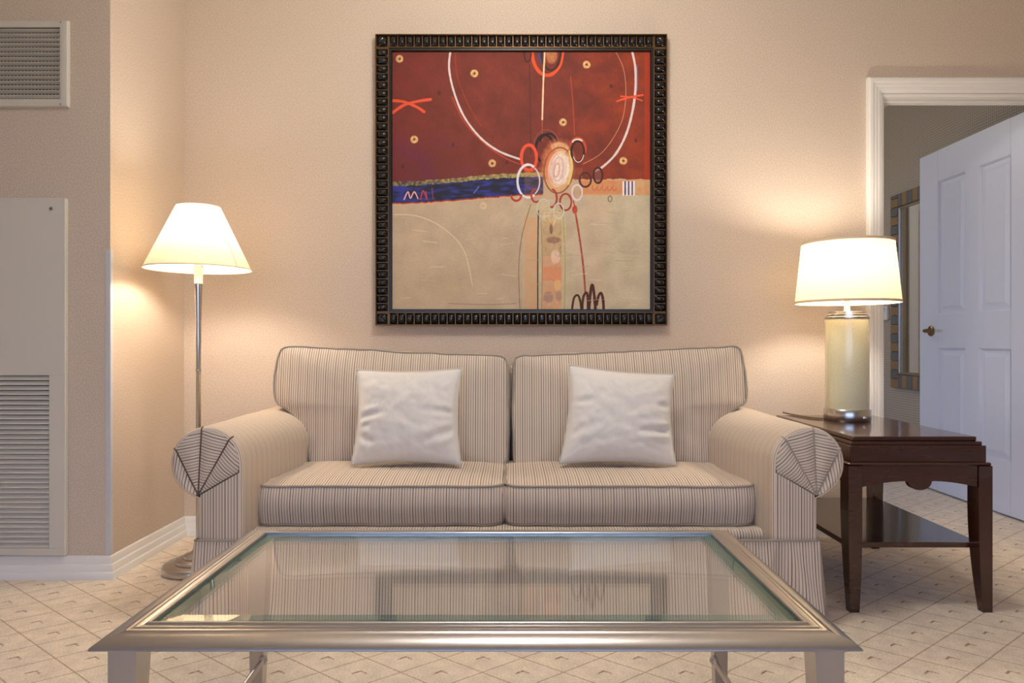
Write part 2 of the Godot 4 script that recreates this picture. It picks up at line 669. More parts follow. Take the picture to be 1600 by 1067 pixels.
func artwork() -> ImageTexture:
	art = Image.create(AW, AW, false, Image.FORMAT_RGB8)
	var red := c8(118, 49, 36)
	var warm := c8(140, 54, 28)
	var wine := c8(112, 38, 36)
	var sand := c8(192, 170, 142)
	var pale := c8(200, 186, 156)
	for y in AW:
		for x in AW:
			var u := float(x) / AW
			var v := float(y) / AW
			var n := nz.get_noise_2d(x * 0.008, y * 0.008)
			var fine := nz.get_noise_2d(x * 0.07, y * 0.2)
			var split := 0.522 - 0.028 * smoothstep(0.0, 0.5, u) + 0.006 * nz.get_noise_2d(x * 0.02, 5)
			var c: Color
			if v < split:
				c = red.lerp(wine, clampf(0.5 - 2.2 * u + 0.4 * n, 0, 1)).lerp(warm, clampf(3.0 * u - 2.0 + 0.5 * n + maxf(0, v - 0.35), 0, 1))
				c = c.lerp(c8(74, 34, 84), clampf(0.34 - 1.6 * Vector2(u - 0.12, (v - 0.46) * 1.4).length() + 0.35 * n, 0, 0.4))
				c = c * (1.0 + 0.14 * n + 0.09 * fine + 0.05 * nz.get_noise_2d(x * 0.25, y * 0.03))
				if u > 0.975:
					c = c.lerp(c8(188, 58, 30), 0.6)
			else:
				c = sand.lerp(pale, clampf(2.2 * u - 1.0 + 0.5 * n, 0, 1)) * (1.0 + 0.07 * n + 0.05 * fine + 0.03 * nz.get_noise_2d(x * 0.03, y * 0.3))
				c = c.lerp(c8(214, 168, 140), clampf(0.25 * n + 0.3 - 4.0 * absf(u - 0.78) , 0, 0.25))
			art.set_pixel(x, y, c)
	# the band across the middle
	var navy := c8(34, 34, 52)
	var blue := c8(48, 54, 140)
	for x in int(ax(850)):
		var u := float(x) / AW
		var top := ay(290.5 - 14.0 * smoothstep(0.0, 0.55, u)) + 5 * nz.get_noise_2d(x * 0.03, 1)
		var bot := ay(317 - 14.0 * smoothstep(0.0, 0.6, u)) + 4 * nz.get_noise_2d(x * 0.03, 9)
		for y in range(int(top) - 16, int(bot) + 12):
			var k := nz.get_noise_2d(x * 0.012, y * 0.05)
			var c := navy.lerp(blue, clampf(0.36 + 1.5 * k + (0.4 if u < 0.06 else 0.0), 0, 1))
			if y < top:
				c = c8(176, 154, 92).lerp(navy, clampf(0.5 - u * 0.9 + 0.7 * nz.get_noise_2d(x * 0.05, y * 0.05), 0, 0.9))
			elif y > bot:
				c = c8(158, 62, 40) if y < bot + 5 else c8(206, 166, 130)
			art.set_pixel(x, y, c)
	patch(908, 1020, 281, 306, c8(214, 150, 96), 0.95)
	patch(908, 985, 283, 304, c8(208, 122, 72), 0.55)
	patch(820, 912, 262, 312, c8(196, 132, 92), 0.35, 0.02)
	var cream := c8(232, 214, 206)
	for k in 4:
		brush([Vector2(976 + k * 5.6, 284), Vector2(976 + k * 5.6, 305)], 2.6, c8(238, 236, 238), 0.95)
		if k < 3:
			brush([Vector2(979 + k * 5.6, 284), Vector2(979 + k * 5.6, 304)], 2.0, c8(72, 70, 120), 0.8)
	# the column below the sun
	patch(818, 886, 322, 487, c8(206, 190, 142), 0.55)
	patch(820, 842, 340, 487, c8(216, 160, 118), 0.75)
	patch(848, 879, 346, 402, c8(190, 150, 108), 0.8)
	patch(850, 878, 330, 350, c8(222, 192, 130), 0.5)
	for k in 90:
		var px := rng.randf_range(846, 880)
		var py := rng.randf_range(322, 484)
		brush([Vector2(px, py), Vector2(px + rng.randf_range(-4, 4), py + rng.randf_range(-9, 9))], rng.randf_range(0.6, 2.0), [c8(236, 208, 184), c8(150, 106, 84), c8(224, 140, 100), c8(206, 184, 130)][k % 4], 0.4)
	patch(848, 879, 402, 487, c8(220, 152, 112), 0.75)
	patch(848, 879, 418, 440, c8(226, 138, 96), 0.8)
	blob(869, 402, 8, 12, c8(236, 206, 184), 0.8)
	blob(866, 376, 12, 6, c8(120, 78, 72), 0.55)
	blob(858, 466, 9, 10, c8(150, 120, 116), 0.6)
	blob(874, 464, 6, 9, c8(150, 124, 116), 0.5)
	blob(872, 447, 6, 10, c8(238, 190, 120), 0.7)
	blob(862, 359, 3, 9, c8(96, 70, 50), 0.7)
	brush([Vector2(842, 330), Vector2(841, 400), Vector2(841, 487)], 1.8, c8(58, 48, 46), 0.9)
	brush([Vector2(846, 340), Vector2(848, 410), Vector2(847, 487)], 1.0, c8(140, 110, 84), 0.6)
	brush([Vector2(830, 320), Vector2(816, 370), Vector2(811, 420), Vector2(813, 487)], 1.2, c8(130, 104, 66), 0.7)
	brush([Vector2(880, 330), Vector2(884, 400), Vector2(883, 487)], 2.0, c8(176, 164, 110), 0.6)
	# the big white arcs
	var white := c8(222, 206, 204)
	brush([Vector2(703, 79), Vector2(701, 105), Vector2(708, 140), Vector2(724, 180), Vector2(750, 214), Vector2(780, 236), Vector2(815, 249)], 3.2, white, 0.95, 0.06)
	brush([Vector2(706, 150), Vector2(722, 185), Vector2(750, 218), Vector2(785, 244), Vector2(812, 256)], 1.2, c8(206, 70, 44), 0.8)
	brush([Vector2(711, 82), Vector2(714, 118), Vector2(730, 160), Vector2(752, 196)], 1.0, c8(176, 64, 38), 0.7)
	brush([Vector2(990, 79), Vector2(995, 105), Vector2(995, 140), Vector2(990, 175), Vector2(980, 210), Vector2(964, 240), Vector2(944, 260), Vector2(930, 268)], 3.6, white, 0.95, 0.06)
	brush([Vector2(998, 100), Vector2(998, 140)], 1.6, c8(128, 104, 140), 0.6)
	brush([Vector2(964, 79), Vector2(976, 105), Vector2(980, 140), Vector2(976, 180), Vector2(962, 212), Vector2(940, 240), Vector2(912, 256)], 1.1, c8(216, 150, 120), 0.75)
	# top pendant
	blob(858, 80, 19, 20, c8(150, 66, 40), 0.6)
	blob(846, 84, 5, 14, c8(70, 66, 140), 0.9)
	blob(863, 84, 10, 16, c8(206, 140, 90), 0.8)
	loop(856, 78, 24, 38, 5.5, c8(220, 84, 40), 0.95, 0, 180)
	loop(862, 79, 15, 29, 3.5, c8(62, 36, 30), 0.9, 0, 180)
	loop(825, 80, 5.5, 15, 2.2, c8(64, 38, 34), 0.9, 0, 180)
	brush([Vector2(852, 79), Vector2(850, 120), Vector2(848, 186)], 2.6, c8(240, 206, 160), 0.95, 0.05)
	brush([Vector2(848, 186), Vector2(848, 220)], 0.9, c8(220, 120, 90), 0.6)
	brush([Vector2(828, 100), Vector2(829, 170), Vector2(830, 240)], 2.6, c8(92, 44, 40), 0.45)
	brush([Vector2(893, 118), Vector2(897, 170), Vector2(899, 210)], 1.4, c8(196, 80, 40), 0.5)
	# orange crosses
	var orange := c8(228, 84, 50)
	brush([Vector2(612, 156), Vector2(630, 158), Vector2(650, 166), Vector2(662, 174)], 4.5, orange, 0.95)
	brush([Vector2(612, 175), Vector2(630, 163), Vector2(652, 157), Vector2(672, 154)], 4.5, orange, 0.95)
	brush([Vector2(966, 157), Vector2(985, 151), Vector2(1007, 147)], 3.0, orange, 0.9)
	brush([Vector2(972, 149), Vector2(990, 151), Vector2(1006, 156)], 2.2, orange, 0.8)
	# buttons
	for p in [[623, 90], [741, 113], [646, 217], [769, 255], [918, 99], [881, 190], [976, 251], [755, 322]]:
		var isle: bool = p[1] == 322
		blob(p[0], p[1], 6.5, 6.5, c8(236, 196, 128) if not isle else c8(214, 190, 156), 0.98, 0, 0.15)
		dab(ax(p[0]), ay(p[1]), 5, c8(92, 52, 30) if not isle else c8(196, 168, 132), 0.9)
	for p in [[685, 144], [707, 226], [628, 260], [792, 254], [957, 133], [996, 219]]:
		blob(p[0], p[1], 3.2, 4.4, c8(70, 30, 28), 0.75, 0, 0.6)
	# the sun and the rings about it
	loop(855, 228, 20, 26, 2.0, c8(140, 70, 60), 0.5)
	loop(852, 232, 14, 22, 4.0, c8(44, 26, 26), 0.92, 120, 330)
	loop(858, 226, 14, 18, 3.0, c8(40, 26, 26), 0.9, 200, 370)
	blob(873, 256, 29, 44, c8(214, 130, 84), 0.85, 6)
	blob(876, 230, 16, 10, c8(232, 190, 140), 0.7)
	blob(874, 266, 25, 38, c8(224, 172, 120), 0.9, 6)
	loop(874, 266, 23, 36, 2.2, c8(150, 84, 50), 0.8, 0, 360, 6)
	blob(866, 260, 14, 28, c8(222, 116, 76), 0.8, 6)
	blob(876, 264, 18, 30, c8(240, 226, 212), 0.95, 6)
	for k in 26:
		var w := rng.randf_range(-0.9, 0.9)
		loop(874 + w * 3, 264, 5 + rng.randf() * 12, 10 + rng.randf() * 19, 1.0, [c8(250, 240, 228), c8(222, 196, 186), c8(232, 206, 170), c8(206, 150, 120)][k % 4], 0.5, rng.randf() * 360, rng.randf() * 360 + 120, 6)
	loop(873, 264, 9, 19, 2.5, c8(214, 190, 186), 0.7, 0, 360, 8)
	loop(871, 266, 4, 11, 2.0, c8(216, 160, 150), 0.6, 0, 360, 10)
	brush([Vector2(891, 236), Vector2(895, 262), Vector2(889, 288)], 3.5, c8(230, 200, 120), 0.7)
	loop(827, 246, 12, 20, 5.0, orange, 0.95, 0, 360, 0)
	loop(826, 283, 17, 26, 3.8, c8(226, 220, 226), 0.92, 60, 300)
	loop(829, 283, 15, 23, 2.2, c8(214, 200, 210), 0.8, 300, 420)
	loop(904, 232, 12, 17, 4.0, c8(196, 72, 40), 0.85, 200, 380)
	loop(904, 236, 10, 16, 3.2, c8(56, 30, 28), 0.92)
	loop(905, 236, 9, 17, 1.6, c8(226, 206, 200), 0.8, 20, 150)
	loop(904, 222, 8, 5, 3.0, c8(226, 206, 190), 0.85, 190, 330)
	blob(936, 274, 7, 11, c8(128, 70, 66), 0.8)
	loop(916, 281, 9, 11, 3.0, c8(84, 40, 32), 0.92)
	loop(936, 274, 7, 12, 3.0, c8(70, 36, 34), 0.92)
	loop(903, 301, 8, 12, 2.8, c8(222, 206, 206), 0.9)
	loop(885, 316, 9, 13, 2.8, c8(158, 58, 48), 0.9)
	loop(863, 310, 8, 14, 3.0, c8(164, 56, 40), 0.9, -80, 110)
	loop(807, 305, 8, 9, 3.2, c8(180, 60, 42), 0.92, 0, 180)
	loop(838, 306, 7, 10, 3.0, c8(180, 62, 44), 0.9, 60, 260)
	loop(850, 326, 10, 15, 2.0, c8(206, 200, 190), 0.35)
	loop(874, 330, 8, 12, 2.2, c8(214, 206, 200), 0.5)
	loop(955, 311, 3, 4.5, 1.6, c8(130, 110, 80), 0.7)
	# scribbles in the band
	brush([Vector2(630, 312), Vector2(636, 300), Vector2(640, 310), Vector2(646, 300), Vector2(652, 311)], 2.0, c8(232, 170, 176), 0.85)
	brush([Vector2(656, 312), Vector2(660, 298), Vector2(666, 312), Vector2(664, 300)], 2.0, c8(180, 60, 70), 0.8)
	brush([Vector2(674, 294), Vector2(676, 312)], 1.6, c8(150, 70, 60), 0.7)
	brush([Vector2(740, 302), Vector2(748, 292)], 1.8, c8(96, 120, 190), 0.7)
	for k in 5:
		loop(930 + k * 8, 293, 3, 5, 1.2, c8(196, 92, 60), 0.6, 0, 220)
	# the stem with its seed and the dark feet
	brush([Vector2(897, 314), Vector2(900, 326)], 2.0, c8(180, 70, 48), 0.9)
	blob(899.5, 328, 4.8, 8, c8(190, 62, 40), 0.95)
	brush([Vector2(901, 336), Vector2(908, 380), Vector2(913, 420), Vector2(916, 458)], 2.8, c8(166, 78, 56), 0.9)
	var foot := c8(78, 38, 30)
	brush([Vector2(895, 486), Vector2(898, 468), Vector2(904, 463), Vector2(908, 472), Vector2(910, 486)], 3.2, foot, 0.95)
	brush([Vector2(911, 486), Vector2(913, 466), Vector2(918, 459), Vector2(920, 470), Vector2(920, 486)], 3.6, foot, 0.95)
	brush([Vector2(922, 486), Vector2(924, 460), Vector2(927, 447), Vector2(930, 462), Vector2(932, 486)], 4.4, foot, 0.95)
	brush([Vector2(934, 478), Vector2(937, 464), Vector2(941, 460), Vector2(944, 470), Vector2(945, 486)], 4.0, foot, 0.95)
	# faint strokes on the sand
	brush([Vector2(613, 336), Vector2(650, 338), Vector2(690, 356), Vector2(724, 392), Vector2(738, 450)], 1.6, c8(226, 208, 176), 0.5)
	brush([Vector2(700, 476), Vector2(760, 478), Vector2(808, 476)], 1.4, c8(150, 120, 92), 0.35)
	blob(704, 452, 14, 8, c8(206, 194, 120), 0.35, 0, 0.8)
	for k in 60:
		var px := 614.0 + rng.randf() * 400
		var py := 330.0 + rng.randf() * 150
		brush([Vector2(px, py), Vector2(px + rng.randf_range(8, 34), py + rng.randf_range(-3, 3))], rng.randf_range(0.8, 2.2), [c8(190, 164, 130), c8(222, 206, 172)][k % 2], 0.22)
	return ImageTexture.create_from_image(art)


# ------------------------------------------------------------------ room shell
const BACK := 3.29     # the wall behind the sofa
const SIDE := -1.58    # the short wall at the left
const CHASE := 2.686   # the wall with the air return
const DX0 := 1.776     # doorway
const DX1 := 2.68
const DTOP := 2.124
const CEIL := 2.75


func room():
	var st := begin()
	box(st, -3.32, 3.42, -0.1, 0.0, -2.42, 7.12)
	struct(obj("floor", st, M["carpet"]), "tan carpet with a brown diamond lattice running through both rooms", "floor")
	st = begin()
	box(st, -3.32, 3.42, CEIL, CEIL + 0.1, -2.42, 7.12)
	struct(obj("ceiling", st, M["ceiling paint"]), "plain pale ceiling above both rooms", "ceiling")
	st = begin()
	box(st, -3.2, DX0, 0, CEIL, BACK, BACK + 0.12)
	box(st, DX1, 3.3, 0, CEIL, BACK, BACK + 0.12)
	box(st, DX0, DX1, DTOP, CEIL, BACK, BACK + 0.12)
	struct(obj("wall_back", st, M["wallpaper"]), "warm beige wall behind the sofa, with the doorway at its right", "wall")
	st = begin()
	box(st, SIDE - 0.12, SIDE, 0, CEIL, CHASE + 0.12, BACK)
	struct(obj("wall_left_return", st, M["wallpaper"]), "short beige side wall beside the floor lamp", "wall")
	st = begin()
	box(st, -3.2, SIDE, 0, CEIL, CHASE, CHASE + 0.12)
	struct(obj("wall_left_front", st, M["wallpaper"]), "greyish beige wall that holds the air grille and louvred panel", "wall")
	st = begin()
	box(st, -3.32, -3.2, 0, CEIL, -2.3, BACK + 0.12)
	struct(obj("wall_left", st, M["wallpaper"]), "beige wall at the far left of the room", "wall")
	st = begin()
	box(st, 3.3, 3.42, 0, CEIL, -2.3, BACK + 0.12)
	struct(obj("wall_right", st, M["wallpaper"]), "beige wall at the right of the room", "wall")
	window_wall("wall_front", "window_1", "beige wall behind the camera with the wide window", "wide white framed window behind the camera", Transform3D(Basis(), Vector3(0, 0, 2.3)), -3.32, 3.42, -1.9, 1.7, 0.35, 2.45, M["wallpaper"])
	# baseboards: one moulding carried along the walls
	var pr := [Vector2(0.0, 0.0), Vector2(0.026, 0.0), Vector2(0.026, 0.026), Vector2(0.024, 0.0285), Vector2(0.017, 0.0295), Vector2(0.017, 0.054), Vector2(0.015, 0.0565), Vector2(0.008, 0.0575), Vector2(0.008, 0.083), Vector2(0.005, 0.0875), Vector2(0.0, 0.0885)]
	pr.reverse()
	var flat := Transform3D(Basis(Vector3(1, 0, 0), Vector3(0, 0, -1), Vector3(0, 1, 0)), Vector3.ZERO)
	st = begin()
	sweep(st, [Vector2(-3.2, CHASE), Vector2(SIDE, CHASE), Vector2(SIDE, BACK), Vector2(DX0 - 0.072, BACK)], false, pr, flat)
	struct(obj("baseboard_left", st, M["white paint"]), "white stepped baseboard along the left and back walls", "baseboard")
	st = begin()
	sweep(st, [Vector2(DX1 + 0.072, BACK), Vector2(3.3, BACK), Vector2(3.3, -2.3)], false, pr, flat)
	struct(obj("baseboard_right", st, M["white paint"]), "white stepped baseboard along the right wall", "baseboard")
	# vinyl guard on the outer corner
	st = begin()
	box(st, SIDE - 0.018, SIDE + 0.0018, 0.092, 1.292, CHASE - 0.0018, CHASE, 0.0006)
	box(st, SIDE, SIDE + 0.0018, 0.092, 1.292, CHASE, CHASE + 0.018, 0.0006)
	struct(obj("trim_1", st, M["guard vinyl"]), "thin pale corner guard on the edge left of the floor lamp", "corner guard")


# a wall with one window; t takes (x along the wall, y, z outward)
func window_wall(called: String, win: String, wl: String, label: String, t: Transform3D, x0: float, x1: float, a: float, b: float, c: float, e: float, m: Material):
	var st := begin()
	for q in [[x0, a, 0.0, CEIL], [b, x1, 0.0, CEIL], [a, b, 0.0, c], [a, b, e, CEIL]]:
		chamfer(st, t * Transform3D(Basis(), Vector3((q[0] + q[1]) / 2, (q[2] + q[3]) / 2, 0.06)), Vector3(q[1] - q[0], q[3] - q[2], 0.12), 0.0)
	struct(obj(called, st, m), wl, "wall")
	var o := root(win, t * Vector3((a + b) / 2, c, 0.06))
	struct(o, label, "window")
	st = begin()
	sweep(st, rect(a, b, c, e), true, [Vector2(0, 0.03), Vector2(0, 0.09), Vector2(-0.05, 0.09), Vector2(-0.05, 0.03), Vector2(0, 0.03)], t, false)
	chamfer(st, t * Transform3D(Basis(), Vector3((a + b) / 2, (c + e) / 2, 0.06)), Vector3(0.05, e - c - 0.1, 0.05), 0.004)
	obj("window_frame", st, M["white paint"], o)
	for q in [[a + 0.05, (a + b) / 2 - 0.025], [(a + b) / 2 + 0.025, b - 0.05]]:
		st = begin()
		chamfer(st, t * Transform3D(Basis(), Vector3((q[0] + q[1]) / 2, (c + e) / 2, 0.06)), Vector3(q[1] - q[0], e - c - 0.1, 0.006), 0.0)
		obj("pane", st, M["clear glass"], o)


func doorway():
	# casing, mitred at the corners; the right leg lies outside the picture
	var pr := [Vector2(0, 0), Vector2(0, 0.012), Vector2(-0.011, 0.014), Vector2(-0.014, 0.019), Vector2(-0.027, 0.019), Vector2(-0.031, 0.024), Vector2(-0.044, 0.024), Vector2(-0.049, 0.030), Vector2(-0.064, 0.030), Vector2(-0.071, 0.022), Vector2(-0.071, 0)]
	for i in pr.size():
		pr[i].x = -pr[i].x
	var t := Transform3D(Basis(Vector3(1, 0, 0), Vector3(0, 1, 0), Vector3(0, 0, 1)), Vector3(0, 0, -BACK))
	var o := root("trim_2", V((DX0 + DX1) / 2, 0, BACK))
	struct(o, "white moulded casing round the open doorway", "door frame")
	var st := begin()
	sweep(st, [Vector2(DX1, 0), Vector2(DX1, DTOP), Vector2(DX0, DTOP), Vector2(DX0, 0)], false, pr, t)
	obj("casing", st, M["white paint"], o)
	st = begin()
	box(st, DX0, DX0 + 0.016, 0, DTOP - 0.016, BACK, BACK + 0.12, 0.002)
	obj("jamb", st, M["white paint"], o)
	st = begin()
	box(st, DX1 - 0.016, DX1, 0, DTOP - 0.016, BACK, BACK + 0.12, 0.002)
	obj("jamb", st, M["white paint"], o)
	st = begin()
	box(st, DX0, DX1, DTOP - 0.016, DTOP, BACK, BACK + 0.12, 0.002)
	box(st, DX0 + 0.016, DX1 - 0.016, DTOP - 0.030, DTOP - 0.016, BACK + 0.04, BACK + 0.07, 0.002)
	obj("head_jamb", st, M["white paint"], o)
	# the open door, standing at right angles to the wall
	var fx := 2.618
	var d0 := BACK + 0.155
	var d1 := 4.385
	var top := 2.105
	var door := root("door_1", V(fx + 0.02, 0, (d0 + d1) / 2))
	struct(door, "white four-panel door standing open in the doorway at right", "door")
	var cols := [[3.585, 3.83], [3.945, 4.20]]
	var rows := [[0.29, 0.893], [1.092, 1.915]]
	st = begin()
	var th := 0.042
	box(st, fx, fx + th, 0.012, top, d0, cols[0][0], 0.002)
	box(st, fx, fx + th, 0.012, top, cols[1][1], d1, 0.002)
	box(st, fx, fx + th, 0.012, top, cols[0][1], cols[1][0], 0.0)
	for q in [[0.012, rows[0][0]], [rows[0][1], rows[1][0]], [rows[1][1], top]]:
		for c in cols:
			box(st, fx, fx + th, q[0], q[1], c[0], c[1], 0.0)
	obj("leaf", st, M["door paint"], door)
	for r in rows:
		for c in cols:
			st = begin()
			# plane: path x = depth, path y = height, out of the leaf towards -x
			var pt := Transform3D(Basis(Vector3(0, 0, -1), Vector3(0, 1, 0), Vector3(-1, 0, 0)), Vector3(fx, 0, 0))
			var rp := rect(c[0], c[1], r[0], r[1])
			sweep(st, rp, true, [Vector2(0, 0), Vector2(-0.006, -0.003), Vector2(-0.012, -0.013), Vector2(-0.030, -0.013), Vector2(-0.052, -0.004)], pt)
			box(st, fx + 0.004, fx + 0.03, r[0] + 0.05, r[1] - 0.05, c[0] + 0.05, c[1] - 0.05, 0.0)
			obj("panel", st, M["door paint"], door)
	st = begin()
	var hub := V(fx, 0.996, 4.265)
	var turn := Basis(Vector3(0, 0, 1), PI / 2)
	lathe_on(st, Transform3D(turn, hub), [Vector2(0.0, 0.0), Vector2(0.033, 0.0), Vector2(0.033, 0.004), Vector2(0.028, 0.009), Vector2(0.014, 0.012), Vector2(0.011, 0.045), Vector2(0.0, 0.047)])
	var kn := obj("handle", st, M["antique brass"], door, "dark brass door lever with round rose")
	st = begin()
	tube(st, [hub + Vector3(-0.042, 0, -0.004), hub + Vector3(-0.048, 0, 0.02), hub + Vector3(-0.048, 0.002, 0.06), hub + Vector3(-0.046, 0.004, 0.105)], [0.009, 0.010, 0.008, 0.006], 10)
	obj("lever", st, M["antique brass"], kn)


func lathe_on(st: SurfaceTool, t: Transform3D, pr: Array, segs := 24):
	var ns := seg_normals(pr, false)
	for i in pr.size() - 1:
		for k in segs:
			var p := []
			var n := []
			for q in [[k, 0], [k + 1, 0], [k + 1, 1], [k, 1]]:
				var w: float = TAU * q[0] / segs
				var dir := Vector3(cos(w), 0, sin(w))
				var v: Vector2 = pr[i + q[1]]
				var m: Vector2 = ns[i][q[1]]
				p.append(t * (dir * v.x + Vector3.UP * v.y))
				n.append((t.basis * (dir * m.x + Vector3.UP * m.y)).normalized())
			quad(st, p, n, [Vector2.ZERO, Vector2(0.01, 0), Vector2(0.01, 0.01), Vector2(0, 0.01)])


func air_return():
	# small grille high on the wall
	var x0 := -2.34
	var x1 := -1.738
	var y0 := 1.848
	var y1 := 2.188
	var o := root("air_grille", V((x0 + x1) / 2, (y0 + y1) / 2, CHASE), "grey metal air return grille with horizontal blades, high on the left wall", "vent")
	var t := Transform3D(Basis(), Vector3(0, 0, -CHASE))
	var st := begin()
	sweep(st, rect(x0, x1, y0, y1), true, [Vector2(0, 0), Vector2(0, 0.006), Vector2(-0.004, 0.014), Vector2(-0.026, 0.018), Vector2(-0.030, 0.016), Vector2(-0.030, 0.0)], t)
	obj("frame", st, M["grey enamel"], o)
	st = begin()
	box(st, x0 + 0.02, x1 - 0.02, y0 + 0.02, y1 - 0.02, CHASE - 0.0015, CHASE)
	obj("duct_opening", st, M["dark hollow"], o)
	var n := 15
	var blade := begin()
	chamfer(blade, Transform3D(Basis(Vector3(1, 0, 0), deg_to_rad(-36)), Vector3.ZERO), Vector3(x1 - x0 - 0.058, 0.0016, 0.0165), 0.0005)
	var bm := blade.commit()
	for i in n:
		var b := obj("blade", bm, M["grey enamel"], o)
		b.position += Vector3((x0 + x1) / 2, y0 + 0.032 + (y1 - y0 - 0.064) * (i + 0.5) / n, -CHASE + 0.010)
	var vane := begin()
	chamfer(vane, Transform3D(Basis(), Vector3.ZERO), Vector3(0.0035, y1 - y0 - 0.06, 0.001), 0.0)
	var vm := vane.commit()
	var k := 0
	while x0 + 0.04 + k * 0.0137 < x1 - 0.034:
		var b := obj("vane", vm, M["grey enamel"], o)
		b.position += Vector3(x0 + 0.04 + k * 0.0137, (y0 + y1) / 2, -CHASE + 0.0022)
		k += 1
	for y in [y0 + 0.010, y1 - 0.010]:
		st = begin()
		lathe_on(st, Transform3D(Basis(Vector3(1, 0, 0), PI / 2), V(-1.766, y, CHASE - 0.0155)), [Vector2(0.003, 0), Vector2(0.003, 0.001), Vector2(0.0, 0.0015)], 10)
		obj("screw", st, M["screw steel"], o)
	# tall access panel with louvres
	x0 = -2.49
	x1 = -1.7435
	y0 = 0.0935
	y1 = 1.490
	var f := CHASE - 0.020
	var lx0 := x0 + 0.066
	var lx1 := x1 - 0.066
	var ly0 := 0.124
	var ly1 := 0.797
	o = root("louvred_panel", V((x0 + x1) / 2, y0, CHASE), "tall grey metal access panel with louvres in its lower half", "access panel")
	st = begin()
	box(st, x0, x1, ly1, y1, f, CHASE, 0.003)
	box(st, x0, x1, y0, ly0, f, CHASE, 0.003)
	box(st, x0, lx0, ly0 - 0.004, ly1 + 0.004, f, CHASE, 0.003)
	box(st, lx1, x1, ly0 - 0.004, ly1 + 0.004, f, CHASE, 0.003)
	obj("cover", st, M["grey enamel"], o)
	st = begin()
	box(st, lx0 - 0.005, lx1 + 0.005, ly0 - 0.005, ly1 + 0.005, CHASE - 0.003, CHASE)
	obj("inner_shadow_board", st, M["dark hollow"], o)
	n = 35
	var step := (ly1 - ly0) / n
	var slat := begin()
	# each louvre leans out at its lower edge
	prism(slat, [Vector2(0.0, 0.0), Vector2(0.016, 0.0015), Vector2(0.0165, 0.0025), Vector2(0.003, step * 0.86), Vector2(0.0, step * 0.86)], Transform3D(Basis(Vector3(0, 0, 1), Vector3(0, 1, 0), Vector3(1, 0, 0)), Vector3.ZERO), lx0, lx1, 0.95)
	var sl := slat.commit()
	for i in n:
		var b := obj("slat", sl, M["grey enamel"], o)
		b.position += Vector3(0, ly0 + step * i, -CHASE + 0.0035)
	st = begin()
	lathe_on(st, Transform3D(Basis(Vector3(1, 0, 0), PI / 2), V(-1.7985, 1.449, f)), [Vector2(0.0065, 0), Vector2(0.0065, 0.002), Vector2(0.005, 0.004), Vector2(0.0035, 0.004), Vector2(0.003, 0.002), Vector2(0.0, 0.002)], 16)
	obj("latch", st, M["screw steel"], o)


# ------------------------------------------------------------------ sofa
const XC := -0.015
const AF := 2.25    # front of the arms
const CX := 0.993   # centre of the arm roll
const CY := 0.528
const CR := 0.12
const IN := 0.873
const POST := 1.023
const SEAM := 0.275


func arm_profile(s: float, sh: float, r: float) -> Array:
	# from the inner foot over the roll to the outer foot; sh moves the inner side inwards
	var out := [Vector2(IN - sh, 0.20), Vector2(IN - sh, 0.34), Vector2(IN - sh, 0.46)]
	for k in 29:
		var w := deg_to_rad(lerpf(180.0, -75.5, k / 28.0))
		var p := Vector2(CX + cos(w) * r, CY + sin(w) * r)
		p.x -= sh * clampf((CX - p.x) / CR, 0, 1)
		out.append(p)
	out.append(Vector2(POST, 0.37))
	out.append(Vector2(POST, SEAM - 0.005))
	for i in out.size():
		out[i] = Vector2(XC + s * out[i].x, out[i].y)
	return out


